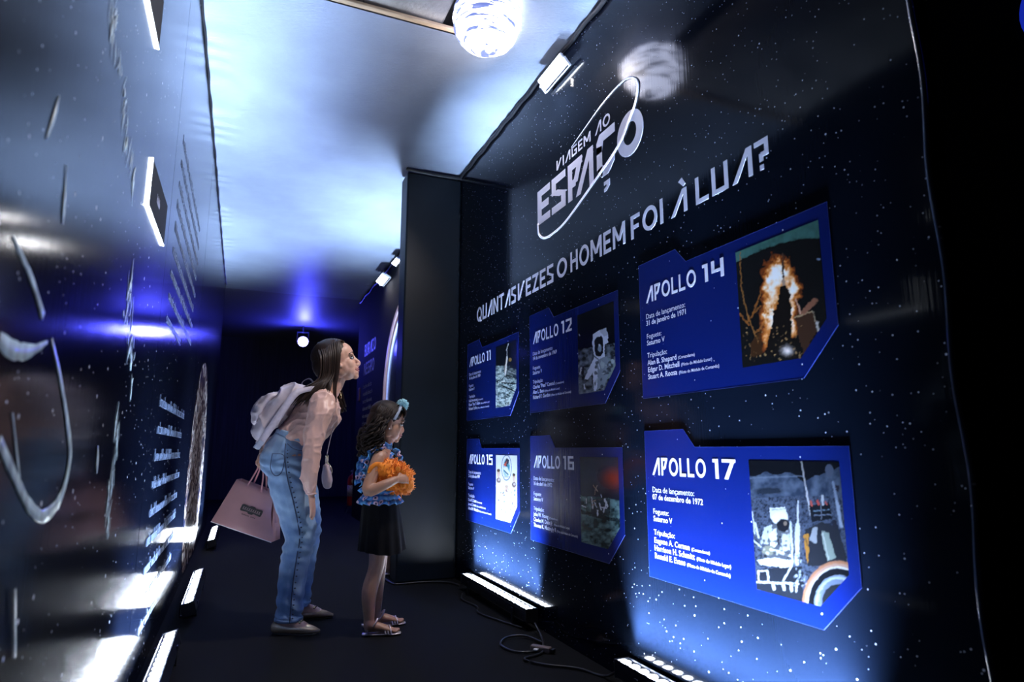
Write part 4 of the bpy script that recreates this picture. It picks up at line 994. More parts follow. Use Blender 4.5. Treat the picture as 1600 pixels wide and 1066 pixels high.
def folds(amp, s, dirv):
    d = np.array(dirv, float)
    return lambda co: amp * (vnoise(co * d + 3.3, s) - .5) * 2 + amp * .4 * (vnoise(co * d + 8.1, s * 2.3) - .5) * 2

def ridges(amp, s, dirv, off_=0.0):
    d = np.array(dirv, float)
    def f(co):
        q = co * d + 5.7 + off_; q = q + .02 * np.c_[vnoise(co, 9), vnoise(co + 3, 9), vnoise(co + 6, 9)]
        r_ = 1 - np.abs(2 * vnoise(q, s) - 1); return amp * (r_**4 - .25)
    return f
M['skin_w'] = mat('light_skin', (.62, .36, .27), .45, var=.06, vs=40, sss=.15)
M['skin_g'] = mat('tan_skin', (.46, .25, .17), .45, var=.06, vs=40, sss=.15)
M['eye'] = mat('eye_white', (.42, .40, .40), .3); M['iris'] = mat('dark_brown_eye', (.015, .010, .008), .15)
M['brow'] = mat('dark_brow', (.03, .018, .012), .6); M['lip'] = mat('rose_lips', (.42, .16, .15), .4)
M['hair_w'] = mat('dark_brown_hair', (.026, .014, .010), .46, spec=.35, var=.35, vs=60, stretch=(1, 1, .2))
M['hair_g'] = mat('black_brown_curls', (.016, .009, .007), .6, spec=.25, var=.4, vs=60)
M['blouse'] = mat('dusty_pink_satin', (.68, .42, .36), .42, var=.06, vs=12, bump=.05, bs=90, sheen=.2)
M['lilac'] = mat('lilac_nylon', (.50, .44, .50), .38, var=.08, vs=20, bump=.06, bs=50)
M['lilac_strap'] = mat('lilac_webbing', (.50, .46, .56), .55, var=.08, vs=60, bump=.1, bs=300)
M['gold'] = mat('champagne_metallic_leather', (.66, .47, .29), .26, metal=.55, var=.12, vs=18)
M['brass'] = mat('brass', (.8, .6, .3), .25, metal=1)
M['silver_strap'] = mat('rose_silver_leather', (.70, .60, .62), .3, metal=.6)
def denim():
    m = mat('blue_denim', (.16, .29, .50), .75, var=.30, vs=9, bump=.25, bs=420, sheen=.2); N, L = nt(m)
    N['Color Ramp'].color_ramp.elements[0].color = (.10, .20, .40, 1); N['Color Ramp'].color_ramp.elements[1].color = (.27, .42, .62, 1); return m
M['denim'] = denim(); M['stitch'] = mat('dark_seam_thread', (.03, .05, .11), .7)
M['bag_pink'] = mat('rose_pink_paper', (.62, .33, .33), .32, var=.05, vs=8); M['ink'] = mat('black_ink', (.02, .018, .02), .5)

# ------------------------------------------------------------------ woman bending forward
wt = thing('person', 'woman in pink blouse and blue jeans bending forward to look up', 'person', (.36, 3.68, 0))
off = BASE[wt.name]
H1 = Head((.477, 3.65, 1.408), 1.07, math.radians(15), math.radians(-10))
g = G(); H1.skin(g)
g.loft([(.395, 3.65, 1.17), (.435, 3.65, 1.225), (.472, 3.65, 1.30), (.480, 3.65, 1.37)], [(.085, .06), (.056, .052), (.050, .050), (.050, .052)])
torso = [(.250, 3.65, .90), (.262, 3.65, .985), (.325, 3.65, 1.045), (.392, 3.65, 1.115), (.425, 3.65, 1.18)]
g.loft(torso, [(.11, .07), (.10, .06), (.12, .085), (.135, .10), (.14, .065)])
NS, NE, NW = (.388, 3.485, 1.155), (.343, 3.425, .915), (.350, 3.430, .700)
FS, FE, FW = (.42, 3.815, 1.15), (.24, 3.905, 1.00), (.118, 3.845, .905)
g.loft([(.40, 3.56, 1.17), NS, (.365, 3.45, 1.03), NE, (.348, 3.425, .80), NW], [.045, .046, .040, .034, .030, .022])
g.loft([(.42, 3.74, 1.16), FS, (.33, 3.87, 1.08), FE, (.18, 3.88, .95), FW], [.045, .046, .040, .034, .030, .022])
hand(g, NW, (.16, .05, -1), (.9, -.42, 0), 1, .84, curl=(.06, .12, .15), spread=.01)
hand(g, FW, (-.30, -.25, -.9), (-1, .3, .1), 1, .86, curl=(.9, 1.0, .6))
LEGS = {'n': [(.235, 3.565, .88), (.262, 3.56, .70), (.330, 3.555, .47), (.290, 3.575, .28), (.268, 3.588, .09)],
        'f': [(.265, 3.735, .88), (.315, 3.755, .70), (.392, 3.79, .47), (.372, 3.82, .28), (.350, 3.845, .09)]}
for k in LEGS: g.loft(LEGS[k], [.085, .072, .052, .045, .032])
FEET = {'n': ((.236, 3.600), (.425, 3.512)), 'f': ((.325, 3.862), (.528, 3.806))}
for k, ((hx, hy), (tx_, ty)) in FEET.items():
    an = LEGS[k][-1]; d = np.array([tx_ - hx, ty - hy]); P = lambda t_, z: (hx + d[0]*t_, hy + d[1]*t_, z)
    g.loft([an, (an[0], an[1], .05), P(.12, .04)], [.032, .034, .026])
    g.loft([P(.10, .035), P(.30, .048), P(.55, .040), P(.80, .024), P(.93, .02)], [(.026, .026), (.030, .032), (.036, .026), (.034, .014), (.022, .010)], side=(-d[1], d[0], 0))
part('body', fuse(g, .0045, 2, off, name='body'), M['skin_w'], wt)
H1.features(wt, M['iris'], M['brow'], M['lip'], M['eye'])
# blouse: torso, puffed sleeves, gathered cuffs
g = G()
g.loft([(.240, 3.65, .965), (.285, 3.65, 1.00), (.345, 3.65, 1.055), (.398, 3.65, 1.118), (.422, 3.65, 1.175), (.436, 3.65, 1.212)],
       [(.150, .082), (.160, .098), (.162, .112), (.160, .113), (.150, .078), (.085, .058)], cap=.3)
for y in (-.055, .055): g.ell((.445, 3.65 + y, 1.085), (.062, .058, .055))
g.ell((.33, 3.65, .995), (.085, .135, .045), RY(-.75))
g.loft([(.405, 3.58, 1.175), (.392, 3.50, 1.17), (.378, 3.462, 1.10), (.352, 3.44, 1.00), (.340, 3.425, .90), (.338, 3.424, .80), (.344, 3.428, .735), (.350, 3.430, .695)],
       [(.045, .050), (.058, .064), (.058, .062), (.046, .050), (.044, .046), (.042, .042), (.033, .032), (.022, .020)], cap=.2)
g.loft([(.425, 3.72, 1.175), (.42, 3.80, 1.16), (.36, 3.85, 1.10), (.25, 3.90, 1.00), (.18, 3.88, .955), (.128, 3.85, .915)], [.05, .064, .062, .052, .042, .024], cap=.2)
bl_m = fuse(g, .005, 3, off, disp=lambda c: ridges(.011, 15, (1.0, 1.0, .40))(c) + ridges(.006, 30, (.6, 1, 1), 2.0)(c) + folds(.002, 40, (1, 1, .5))(c), name='blouse')
bo = part('blouse', bl_m, M['blouse'], wt, 'dusty pink satin blouse with puffed sleeves')
g = G().loft([(.350 + .024*math.cos(a), 3.430 + .024*math.sin(a), .700) for a in np.linspace(0, 2*PI, 17)], [.004]*17, n=1, segs=6)
part('cuff', g, M['blouse'], bo)
part('necklace', G().loft([(.492, 3.59, 1.245), (.505, 3.62, 1.215), (.508, 3.65, 1.205), (.505, 3.68, 1.215), (.492, 3.71, 1.245)], [.002]*5, segs=6), M['brass'], wt)
# jeans
g = G()
g.loft([(.255, 3.65, .99), (.240, 3.65, .93), (.222, 3.65, .87), (.235, 3.65, .81)], [(.145, .088), (.165, .112), (.170, .118), (.15, .105)], cap=.25)
for y in (-.075, .075): g.ell((.178, 3.65 + y, .865), (.078, .075, .085))
g.loft([(.235, 3.568, .87), (.258, 3.558, .74), (.292, 3.552, .61), (.318, 3.552, .48), (.305, 3.562, .38), (.293, 3.572, .26), (.290, 3.580, .15), (.288, 3.584, .062)],
       [(.098, .112), (.094, .108), (.082, .094), (.074, .080), (.070, .074), (.068, .070), (.066, .066), (.066, .064)], cap=.12)
g.loft([(.265, 3.735, .87), (.305, 3.752, .74), (.345, 3.77, .61), (.376, 3.788, .48), (.370, 3.80, .38), (.362, 3.818, .26), (.358, 3.830, .15), (.354, 3.838, .085)],
       [(.098, .110), (.094, .104), (.082, .090), (.072, .076), (.068, .070), (.066, .066), (.064, .062), (.064, .060)], cap=.12)
def jean_fold(co):
    z = co[:, 2]; a = .0035*np.exp(-((z - .46)/.10)**2) + .004*np.exp(-((z - .12)/.08)**2) + .003*np.exp(-((z - .82)/.07)**2) + .0012
    return a * (np.sin(z*95 + 8*vnoise(co, 9) + co[:, 0]*25) ) + .003*(vnoise(co, 16) - .5)
je = part('jeans', fuse(g, .005, 3, off, disp=jean_fold, name='jeans'), M['denim'], wt, 'faded blue straight-leg jeans')
g = G(); g.loft([(.264 + .096*math.cos(a)*.94 - .0*a, 3.65 + .152*math.sin(a), .985 - .030*math.cos(a)) for a in np.linspace(0, 2*PI, 41)], [(.004, .017)]*41, n=1, segs=8); part('waistband', g, M['denim'], je)
seam = [(.215, 3.475, .95), (.215, 3.462, .88), (.232, 3.460, .78), (.262, 3.466, .68), (.290, 3.473, .58), (.310, 3.480, .48), (.302, 3.491, .38), (.293, 3.502, .26), (.290, 3.511, .15), (.288, 3.516, .065)]
part('side_seam', G().loft(seam, [.0032]*len(seam), n=4, segs=6), M['stitch'], je)
g = G()
for i in range(34):
    q = spline(np.array(seam), 8)[min(72, 4 + i*2)]; g.ell((q[0] + .012, q[1] - .003, q[2]), (.005, .003, .004), nu=6, nv=4)
part('seam_pucker', g, M['stitch'], je)
g = G().loft([(.155, 3.490, .90), (.150, 3.485, .83), (.175, 3.475, .79), (.205, 3.470, .81), (.21, 3.468, .89), (.155, 3.490, .90)], [.0022]*6, n=5, segs=6)
part('back_pocket', g, M['stitch'], je)
g = G().loft([(.225, 3.478, .95), (.255, 3.474, .925), (.30, 3.487, .915), (.33, 3.51, .92)], [.0025]*4, n=5, segs=6); part('front_pocket', g, M['stitch'], je)
for k, z in (('n', .070), ('f', .092)):
    c = (.288, 3.584) if k == 'n' else (.354, 3.838); r = .067 if k == 'n' else .064
    part('hem', G().loft([(c[0] + r*math.cos(a), c[1] + r*math.sin(a), z) for a in np.linspace(0, 2*PI, 25)], [(.004, .009)]*25, n=1, segs=8), M['denim'], je)
# loafers
for k, ((hx, hy), (tx_, ty)) in FEET.items():
    d = np.array([tx_ - hx, ty - hy]); sd = (-d[1], d[0], 0); P = lambda t_, z, y=0: (hx + d[0]*t_ - d[1]*y, hy + d[1]*t_ + d[0]*y, z)
    g = G().loft([P(-.08, .028), P(.08, .030), P(.35, .026), P(.62, .026), P(.85, .020), P(1.04, .013)], [(.024, .027), (.031, .030), (.033, .026), (.042, .025), (.034, .019), (.010, .010)], side=sd, n=5, segs=18)
    g.loft([P(.46, .046), P(.60, .044), P(.75, .034)], [(.030, .012), (.034, .012), (.03, .010)], side=sd)
    g.loft([P(-.07, .05), P(-.04, .058), P(-.01, .05)], [(.018, .008)]*3, side=sd)
    sh = part('loafer', fuse(g, .003, 2, off, name='loafer'), M['gold'], wt, 'champagne metallic loafer')
    part('sole', G().loft([P(-.08, .004), P(.3, .004), P(.62, .004), P(.9, .004), P(1.04, .005)], [(.026, .005), (.033, .004), (.043, .004), (.032, .004), (.010, .004)], side=sd, n=4, segs=14), M['black_plastic'], sh)
    part('tongue_flap', G().loft([P(.40, .066), P(.50, .060), P(.60, .052)], [(.020, .004), (.026, .004), (.026, .004)], side=sd), M['white_paint'], sh)
    part('buckle', G().loft([P(.58, .056, -.12), P(.60, .060, 0), P(.58, .056, .12)], [.006, .007, .006], segs=8).ell(P(.56, .062, -.05), (.008, .008, .006), nu=8, nv=6), M['brass'], sh)

# long straight hair: many tapered locks from the crown
def lock(g, P, r0, r1, n=5, segs=6):
    m = len(P); rr = [r0 + (r1 - r0) * (i/(m-1))**1.5 for i in range(m)]
    g.loft(P, [(r*1.5, r*.75) for r in rr], n=n, segs=segs, cap=.3)
g = G(); r = np.random.RandomState(5)
H1.e(g, (-.026, 0, .046), (.102, .084, .090)); H1.e(g, (-.055, 0, .0), (.075, .080, .085))
for i in range(230):
    side_ = -1 if i % 2 == 0 else 1; u = r.rand(); w = r.rand()
    x0 = .052 - .132*u; part_p = np.array(H1.p(x0, side_*.006, .124 - 5.5*(x0 + .014)**2))
    a = np.array(H1.p(x0*.92 - .012, side_*(.056 + .010*w), .096 - .03*u)); b = np.array(H1.p(.022 - .105*u, side_*(.088 + .012*w), .02))
    c = np.array(H1.p(-.005 - .105*u, side_*(.086 + .018*w), -.07))
    if side_ < 0:
        if u < .22:    tip = np.array((.452 + .02*w, 3.520 + .03*w, 1.13 + .05*r.rand()))
        else:          tip = np.array((.425 - .20*((u - .22)/.78)**.8 + .025*(r.rand()-.5), 3.475 + .05*u + .02*r.rand(), 1.165 - .02*u + .055*r.rand()))
    else:
        if u < .6:     tip = np.array((.545 - .06*u + .03*(r.rand()-.5), 3.735 + .03*w, 1.128 + .05*r.rand()))
        else:          tip = np.array((.36 - .12*r.rand(), 3.69 + .04*w, 1.15 + .05*r.rand()))
    mid = c*.5 + tip*.5 + np.array((-.006, side_*.006, .004))
    lock(g, [part_p, a, b, c, mid, tip], .0085, .0022)
part('hair', g, M['hair_w'], wt, 'long straight dark brown hair')

# backpack, cross-body bag and paper shopping bag
def back(a, n_, y=0): return (.250 + .62*a - .785*n_, 3.65 + y, 1.110 + .785*a + .62*n_)
bp = thing('backpack', 'lilac nylon backpack on the back of the woman in pink', 'backpack', back(-.2, .02))
off = BASE[bp.name]
g = G().loft([back(-.185, .045), back(-.15, .065), back(-.05, .080), back(.06, .078), back(.12, .060), back(.150, .035)], [(.105, .035), (.125, .052), (.132, .066), (.125, .060), (.105, .042), (.06, .02)], segs=22)
bpo = part('pack_body', fuse(g, .005, 3, off, disp=ridges(.014, 13, (1, 1, 1)), name='pack_body'), M['lilac'], bp)
g = G().loft([back(-.15, .115), back(-.09, .145), back(-.02, .148), back(.03, .125)], [(.09, .02), (.10, .03), (.10, .028), (.08, .015)], segs=18)
part('front_pocket', fuse(g, .005, 3, off, disp=ridges(.010, 18, (1, 1, 1)), name='front_pocket'), M['lilac'], bp)
lp = [back(.125, .04, -.028), back(.165, .075, -.028), back(.205, .060, -.028), back(.195, .02, -.028), back(.14, .0, -.028)]
lp2 = [(p[0], p[1] + .035, p[2]) for p in lp]
part('grab_handle', G().strip(spline(np.array(lp), 6), spline(np.array(lp2), 6), .004), M['lilac_strap'], bp)
def strap(pts, w, dirv, th=.004): 
    q = spline(np.array(pts), 6); d = np.array(dirv, float); d /= np.linalg.norm(d)
    return G().strip(q - d*w/2, q + d*w/2, th)
for s_, nm in ((-1, 'shoulder_strap'), (1, 'shoulder_strap')):
    y = 3.65 + s_*.118
    so = part(nm, strap([(.435, y, 1.10), (.43, y, 1.20), (.385, y, 1.245), (.31, y + s_*.012, 1.238), (.244, y + s_*.034, 1.205), (.165, y + s_*.042, 1.075), (.092, y + s_*.040, .95)], .036, (.82, 0, -.55)), M['lilac_strap'], bp)
    part('buckle', G().bbox((-.022, -.006, -.014), (.022, .006, .014), .003, Matrix.Translation((.090, y + s_*.040, .945)) @ Matrix.Rotation(-1.03, 4, 'Y')), mat('grey_blue_buckle', (.35, .40, .55), .3), so)
cb = thing('handbag', 'small lilac cross-body handbag with chain hanging in front of the jeans', 'handbag', (.440, 3.58, .71))
off = BASE[cb.name]
g = G().loft([(.436, 3.58, .835), (.440, 3.58, .80), (.443, 3.58, .76), (.446, 3.58, .728)], [(.045, .016), (.060, .022), (.066, .026), (.055, .020)], segs=18)
part('pouch', fuse(g, .003, 2, off, disp=folds(.003, 40, (1, 1, .6)), name='pouch'), mat('mauve_leather', (.42, .33, .36), .35, var=.1, vs=20), cb)
part('strap', strap([(.40, 3.53, 1.23), (.455, 3.54, 1.15), (.466, 3.555, 1.08), (.448, 3.575, .97), (.437, 3.58, .895)], .014, (0, 1, 0), .003), M['lilac_strap'], cb)
g = G()
for i in range(9): g.loft([(.437 + .007*math.cos(a), 3.58 + .004*math.sin(a*2), .885 - i*.008 + .006*math.sin(a)) for a in np.linspace(0, 2*PI, 11)], [.0016]*11, n=1, segs=5)
for i in range(14): g.ell((.447 + .018*math.sin(PI*i/13), 3.56, .845 - i*.006), (.0035, .003, .0035), nu=6, nv=5)
part('chain', g, mat('pale_gold_chain', (.75, .68, .62), .25, metal=1), cb)
# paper bag: tilted box hanging from the far hand
u_ = np.array((.314, .0, -.126)); w_bag = np.linalg.norm(u_); u_ /= w_bag; v_ = np.array((.125, .0, .31)); v_ /= np.linalg.norm(v_); n_ = np.array((.52, .85, .06)); n_ /= np.linalg.norm(n_)
o_ = np.array((-.116, 3.90, .536)); hb = .245; db = .095
def bagp(a, b, c): return tuple(o_ + u_*a*w_bag + v_*b*hb + n_*c*db)
sb = thing('shopping_bag', 'rose pink paper shopping bag with a black logo plaque held behind the woman', 'bag', tuple(o_ + u_*.16))
def quadpart(nm, P, th=.002, m=None, par=None):
    P = np.array(P); return part(nm, G().strip([P[0], P[1]], [P[3], P[2]], th), m or M['bag_pink'], par or sb)
fr = part('front_face', G().strip(spline(np.array([bagp(0, 0, 0), bagp(.01, .15, -.04), bagp(.035, .5, .02), bagp(.055, 1, .06)]), 4), spline(np.array([bagp(1, 0, 0), bagp(.985, .15, -.04), bagp(.80, .55, .02), bagp(.70, 1, .06)]), 4), .002), M['bag_pink'], sb)
quadpart('side_face', [bagp(1, 0, 0), bagp(.70, 1, .06), bagp(.72, 1, .6), bagp(1, 0, 1)])
quadpart('side_face', [bagp(0, 0, 0), bagp(.055, 1, .06), bagp(.055, 1, .6), bagp(0, 0, 1)])
quadpart('back_face', [bagp(0, 0, 1), bagp(.055, 1, .6), bagp(.72, 1, .6), bagp(1, 0, 1)])
quadpart('bottom', [bagp(0, 0, 0), bagp(1, 0, 0), bagp(1, 0, 1), bagp(0, 0, 1)])
part('bottom_edge', G().loft([bagp(0, -.005, -.02), bagp(1, -.005, -.02)], [.0022, .0022], n=1, segs=6), mat('white_paper_edge', (.85, .8, .85), .3), sb)
# logo plaque and tiny line below it
cx, cy = .50, .50
pl = [(-.19, -.055), (-.19, .055), (-.17, .075), (-.06, .060), (-.03, .085), (.03, .085), (.06, .060), (.17, .075), (.19, .055), (.19, -.055), (.17, -.075), (.06, -.060), (.03, -.09), (-.03, -.09), (-.06, -.060), (-.17, -.075)]
ctr = bagp(cx, cy, -.055)
Mb = Matrix((( u_[0], v_[0], -n_[0], ctr[0]), (u_[1], v_[1], -n_[1], ctr[1]), (u_[2], v_[2], -n_[2], ctr[2]), (0, 0, 0, 1)))
lo_ = part('logo_plaque', G().prism([(a*w_bag*.92, b*hb*1.0) for a, b in pl], .0015, Mb), M['ink'], fr)
g = G(); r = np.random.RandomState(3)
for i in range(9):
    x = -.045 + i*.0112
    g.loft([tuple(Mb @ Vector((x + a, b, .0022))) for a, b in ((-.003, -.008), (-.001, .008), (.002, .006), (.001, 0), (.004, -.007))], [.0009]*5, n=2, segs=5)
part('logo_script', g, mat('pink_script', (.55, .36, .36), .5), lo_)
g = G()
for i in range(11):
    if i == 6: continue
    g.prism([(-.04 + i*.0072, -.036), (-.037 + i*.0072, -.036), (-.037 + i*.0072, -.030), (-.04 + i*.0072, -.030)], .0012, Mb)
part('small_print', g, M['ink'], fr)
hx_ = (.100, 3.815, .842)
for c in (.06, .6):
    part('ribbon_handle', strap([bagp(.24, .93, c - .03 if c < .3 else c), bagp(.26, 1.0, c - .03 if c < .3 else c), tuple(np.array(bagp(.30, 1.25, c))*.5 + np.array(hx_)*.5), hx_, tuple(np.array(bagp(.52, 1.2, c))*.5 + np.array(hx_)*.5), bagp(.50, .93, c - .03 if c < .3 else c)], .009, (1, -.2, -.3), .002), mat('pink_ribbon', (.60, .28, .32), .45), sb)

# ------------------------------------------------------------------ children
def pattern_cloth():
    m = mat('blue_print_cotton', (.10, .30, .75), .6); N, L = nt(m); b = N['Principled BSDF']; tc = N['Texture Coordinate']
    vo = N.new('ShaderNodeTexVoronoi'); vo.inputs['Scale'].default_value = 26; L.new(tc.outputs['Object'], vo.inputs['Vector'])
    rp = N.new('ShaderNodeValToRGB'); e = rp.color_ramp; e.interpolation = 'CONSTANT'
    e.elements[0].position = 0; e.elements[0].color = (.03, .03, .08, 1); e.elements[1].position = .16; e.elements[1].color = (.78, .60, .78, 1)
    k = e.elements.new(.36); k.color = (.05, .22, .62, 1); k = e.elements.new(.62); k.color = (.12, .42, .80, 1)
    L.new(vo.outputs['Distance'], rp.inputs[0]); L.new(rp.outputs[0], b.inputs['Base Color']); return m
M['print_cloth'] = pattern_cloth(); M['black_cloth'] = mat('black_cotton', (.004, .004, .006), .85, var=.2, bump=.1, spec=.2)
M['pom'] = mat('pale_blue_yarn', (.38, .68, .80), .8, var=.15, vs=60); M['plush'] = mat('orange_yarn', (1.0, .25, .004), .75, var=.2, vs=50, sheen=.3)
M['headband'] = mat('grey_blue_band', (.36, .42, .55), .5)

def ruffle(path, outd, w, amp, waves, n=90, th=.003):
    q = spline(np.array(path), 12); t_ = np.linspace(0, 1, len(q)); o = spline(np.array(outd, float), 12); o /= np.linalg.norm(o, axis=1)[:, None]
    T = np.gradient(q, axis=0); T /= np.linalg.norm(T, axis=1)[:, None]; N_ = np.cross(T, o)
    ph = t_ * waves * 2 * PI
    A = q; mid = q + o*w*.55 + N_*(amp*.6*np.sin(ph))[:, None]; B = q + o*w + N_*(amp*np.sin(ph + .5))[:, None] + T*(amp*.35*np.cos(ph))[:, None]
    g = G(); g.strip(A, mid, th); g.strip(mid, B, th); return g

def make_child(dx, dy, label, hug, hairseed):
    b0 = np.array((dx, dy, 0.0))
    ct = thing('person', label, 'person', (.72 + dx, 3.45 + dy, 0)); off = BASE[ct.name]
    D = lambda p: tuple(np.array(p, float) + b0)
    DD = lambda L_: [D(p) for p in L_]
    H2 = Head(D((.738, 3.455, 1.066)), .88, math.radians(-13 if hug else 0), math.radians(-3), True)
    g = G(); H2.skin(g)
    g.loft(DD([(.705, 3.455, .86), (.722, 3.455, .915), (.735, 3.455, .965), (.735, 3.455, 1.02)]), [(.05, .04), (.036, .035), (.034, .034), (.04, .04)])
    g.loft(DD([(.705, 3.455, .55), (.705, 3.455, .66), (.705, 3.455, .77), (.702, 3.455, .86), (.705, 3.455, .895)]), [(.085, .07), (.075, .062), (.082, .066), (.085, .06), (.06, .045)])
    if hug:
        NA = DD([(.70, 3.40, .885), (.675, 3.365, .875), (.640, 3.340, .79), (.612, 3.305, .712), (.690, 3.285, .742), (.752, 3.292, .768)])
        FA = DD([(.70, 3.51, .885), (.695, 3.545, .875), (.68, 3.565, .79), (.675, 3.565, .705), (.735, 3.545, .700), (.800, 3.51, .712)])
    else:
        NA = DD([(.70, 3.40, .885), (.685, 3.36, .87), (.675, 3.335, .76), (.675, 3.33, .65), (.695, 3.33, .54), (.71, 3.335, .47)])
        FA = DD([(.70, 3.51, .885), (.685, 3.55, .87), (.675, 3.575, .76), (.675, 3.58, .65), (.695, 3.58, .54), (.71, 3.575, .47)])
    for A_ in (NA, FA): g.loft(A_, [.034, .036, .032, .029, .026, .020])
    if hug:
        hand(g, NA[-1], (1, .25, .05), (-.1, -1, .35), 1, .66, curl=(.45, .45, .35)); hand(g, FA[-1], (.8, -.6, 0), (.5, .7, -.4), -1, .66, curl=(.4, .4, .3))
    else:
        hand(g, NA[-1], (.1, 0, -1), (-.1, -1, 0), -1, .66); hand(g, FA[-1], (.1, 0, -1), (-.1, 1, 0), 1, .66)
    LG_ = {'n': DD([(.700, 3.415, .58), (.695, 3.398, .45), (.684, 3.378, .325), (.652, 3.370, .21), (.655, 3.365, .075)]), 'f': DD([(.715, 3.495, .58), (.722, 3.50, .45), (.725, 3.505, .325), (.718, 3.515, .21), (.722, 3.525, .075)])}
    for k in LG_: g.loft(LG_[k], [.056, .050, .040, .039, .026])
    FT = {'n': (D((.637, 3.382, 0)), D((.806, 3.335, 0))), 'f': (D((.705, 3.532, 0)), D((.872, 3.512, 0)))}
    for k, (h_, t_) in FT.items():
        h_ = np.array(h_); d = np.array(t_) - h_; P = lambda t__, z, y=0: tuple(h_ + d*t__ + np.array((-d[1], d[0], 0))*y + np.array((0, 0, z)))
        an = LG_[k][-1]
        g.loft([an, (an[0], an[1], .05), P(.10, .034)], [.027, .027, .020])
        g.loft([P(.06, .034), P(.28, .042), P(.55, .034), P(.80, .024)], [(.021, .020), (.023, .024), (.029, .018), (.028, .010)], side=(-d[1], d[0], 0))
        for i, (yy, ln_, rr) in enumerate(((.11, .97, .0088), (.055, .965, .0070), (0, .94, .0066), (-.055, .91, .0062), (-.105, .87, .0058))):
            if k == 'n': yy = yy
            g.loft([P(.74, .022, yy), P(ln_, .020, yy)], [rr, rr], n=2, segs=8)
    part('body', fuse(g, .004, 2, off, name='body'), M['skin_g'], ct)
    H2.features(ct, M['iris'], M['brow'], M['lip'], M['eye'])
    # top with ruffles
    g = G().loft(DD([(.708, 3.455, .655), (.706, 3.455, .70), (.706, 3.455, .78), (.704, 3.455, .85), (.708, 3.455, .895)]), [(.098, .086), (.094, .080), (.096, .080), (.084, .070), (.05, .045)], cap=.2, segs=20)
    tp = part('ruffled_top', fuse(g, .004, 3, off, disp=folds(.004, 26, (1, 1, .4)), name='ruffled_top'), M['print_cloth'], ct, 'blue printed sleeveless top with ruffles')
    for s_ in (-1, 1):
        yy = 3.455 + s_*.078
        P = DD([(.745, 3.455 + s_*.055, .92), (.705, 3.455 + s_*.072, .925), (.655, yy, .905), (.630, yy + s_*.004, .855), (.622, yy, .80), (.615, yy - s_*.01, .745)])
        O = [(.2, s_*.6, .8), (-.1, s_*.6, .8), (-.6, s_*.5, .6), (-.9, s_*.5, .2), (-.95, s_*.4, -.1), (-.9, s_*.4, -.3)]
        part('sleeve_ruffle', ruffle(P, O, .036, .012, 7), M['print_cloth'], tp)
        P = DD([(.752, 3.455 + s_*.055, .92), (.775, 3.455 + s_*.068, .875), (.785, 3.455 + s_*.070, .82)])
        part('sleeve_ruffle', ruffle(P, [(.5, s_*.7, .4), (.6, s_*.7, .1), (.6, s_*.7, -.1)], .034, .012, 3.5), M['print_cloth'], tp)
    an_ = np.linspace(0, 2*PI, 25); P = [D((.708 + .088*math.cos(a), 3.455 + .098*math.sin(a), .688)) for a in an_]
    part('peplum', ruffle(P, [(math.cos(a)*.5, math.sin(a)*.5, -.85) for a in an_], .056, .011, 13), M['print_cloth'], tp)
    P = [D((.708 + .084*math.cos(a), 3.455 + .095*math.sin(a), .735)) for a in an_]
    part('ruffle_tier', ruffle(P, [(math.cos(a)*.6, math.sin(a)*.6, -.75) for a in an_], .045, .009, 12), M['print_cloth'], tp)
    # skirt: flared, pleated
    g = G(); v = []; f = []; n = 96; m = 10
    for j in range(m + 1):
        t_ = j / m; z = .675 - .275*t_
        for i in range(n):
            a = 2*PI*i/n; w = 1 + (.045*t_)*math.sin(a*13 + 2*t_) 
            v.append(D((.708 + .020*t_ + (.092 + .030*t_)*w*math.cos(a), 3.455 + (.104 + .042*t_)*w*math.sin(a), z + (.012*t_)*math.sin(a*2 + 1) + .010*t_*math.cos(a))))
    for j in range(m):
        for i in range(n): f.append((j*n + i, j*n + (i+1) % n, (j+1)*n + (i+1) % n, (j+1)*n + i))
    inner = [(p[0], p[1], p[2]) for p in v]
    g.add(v, f, True)
    part('skirt', g, M['black_cloth'] if hug else M['print_cloth'], ct, 'short black flared skirt' if hug else None)
    # sandals
    for k, (h_, t_) in FT.items():
        h_ = np.array(h_); d = np.array(t_) - h_; sd = (-d[1], d[0], 0); P = lambda t__, z, y=0: tuple(h_ + d*t__ + np.array((-d[1], d[0], 0))*y + np.array((0, 0, z)))
        s0 = part('sandal', G().loft([P(-.05, .008), P(.2, .008), P(.5, .008), P(.8, .008), P(1.02, .009)], [(.020, .0055), (.022, .0055), (.026, .0055), (.030, .0055), (.018, .005)], side=sd, n=4, segs=14), M['silver_strap'], ct, 'rose-silver strappy sandal')
        part('heel', G().loft([P(-.02, .004), P(.18, .004)], [(.019, .004), (.020, .004)], side=sd), M['black_plastic'], s0)
        part('ankle_strap', G().strip(*[spline(np.array([P(.10, .012 + e, -.16), P(.08, .035 + e, -.155), P(-.085, .048 + e, 0), P(.08, .035 + e, .155), P(.10, .012 + e, .16)]), 6) for e in (0, .010)], .003), M['silver_strap'], s0)
        part('instep_strap', G().strip(*[spline(np.array([P(.10 + e, .030, -.165), P(.26 + e, .060, -.14), P(.34 + e, .082, 0), P(.26 + e, .060, .14), P(.10 + e, .030, .165)]), 6) for e in (0, .05)], .003), M['silver_strap'], s0)
        for q in (.56, .64, .72):
            part('toe_strap', G().strip(*[spline(np.array([P(q + .03 + e, .010, -.19), P(q + e, .032, -.13), P(q - .04 + e, .047, 0), P(q + e, .032, .13), P(q + .03 + e, .010, .19)]), 5) for e in (0, .045)], .003), M['silver_strap'], s0)
    # curly hair
    g = G(); r = np.random.RandomState(hairseed)
    H2.e(g, (-.024, 0, .050), (.106, .088, .086)); H2.e(g, (-.065, 0, -.005), (.070, .084, .085)); g.ell(D((.652, 3.455, .985)), (.048, .070, .075))
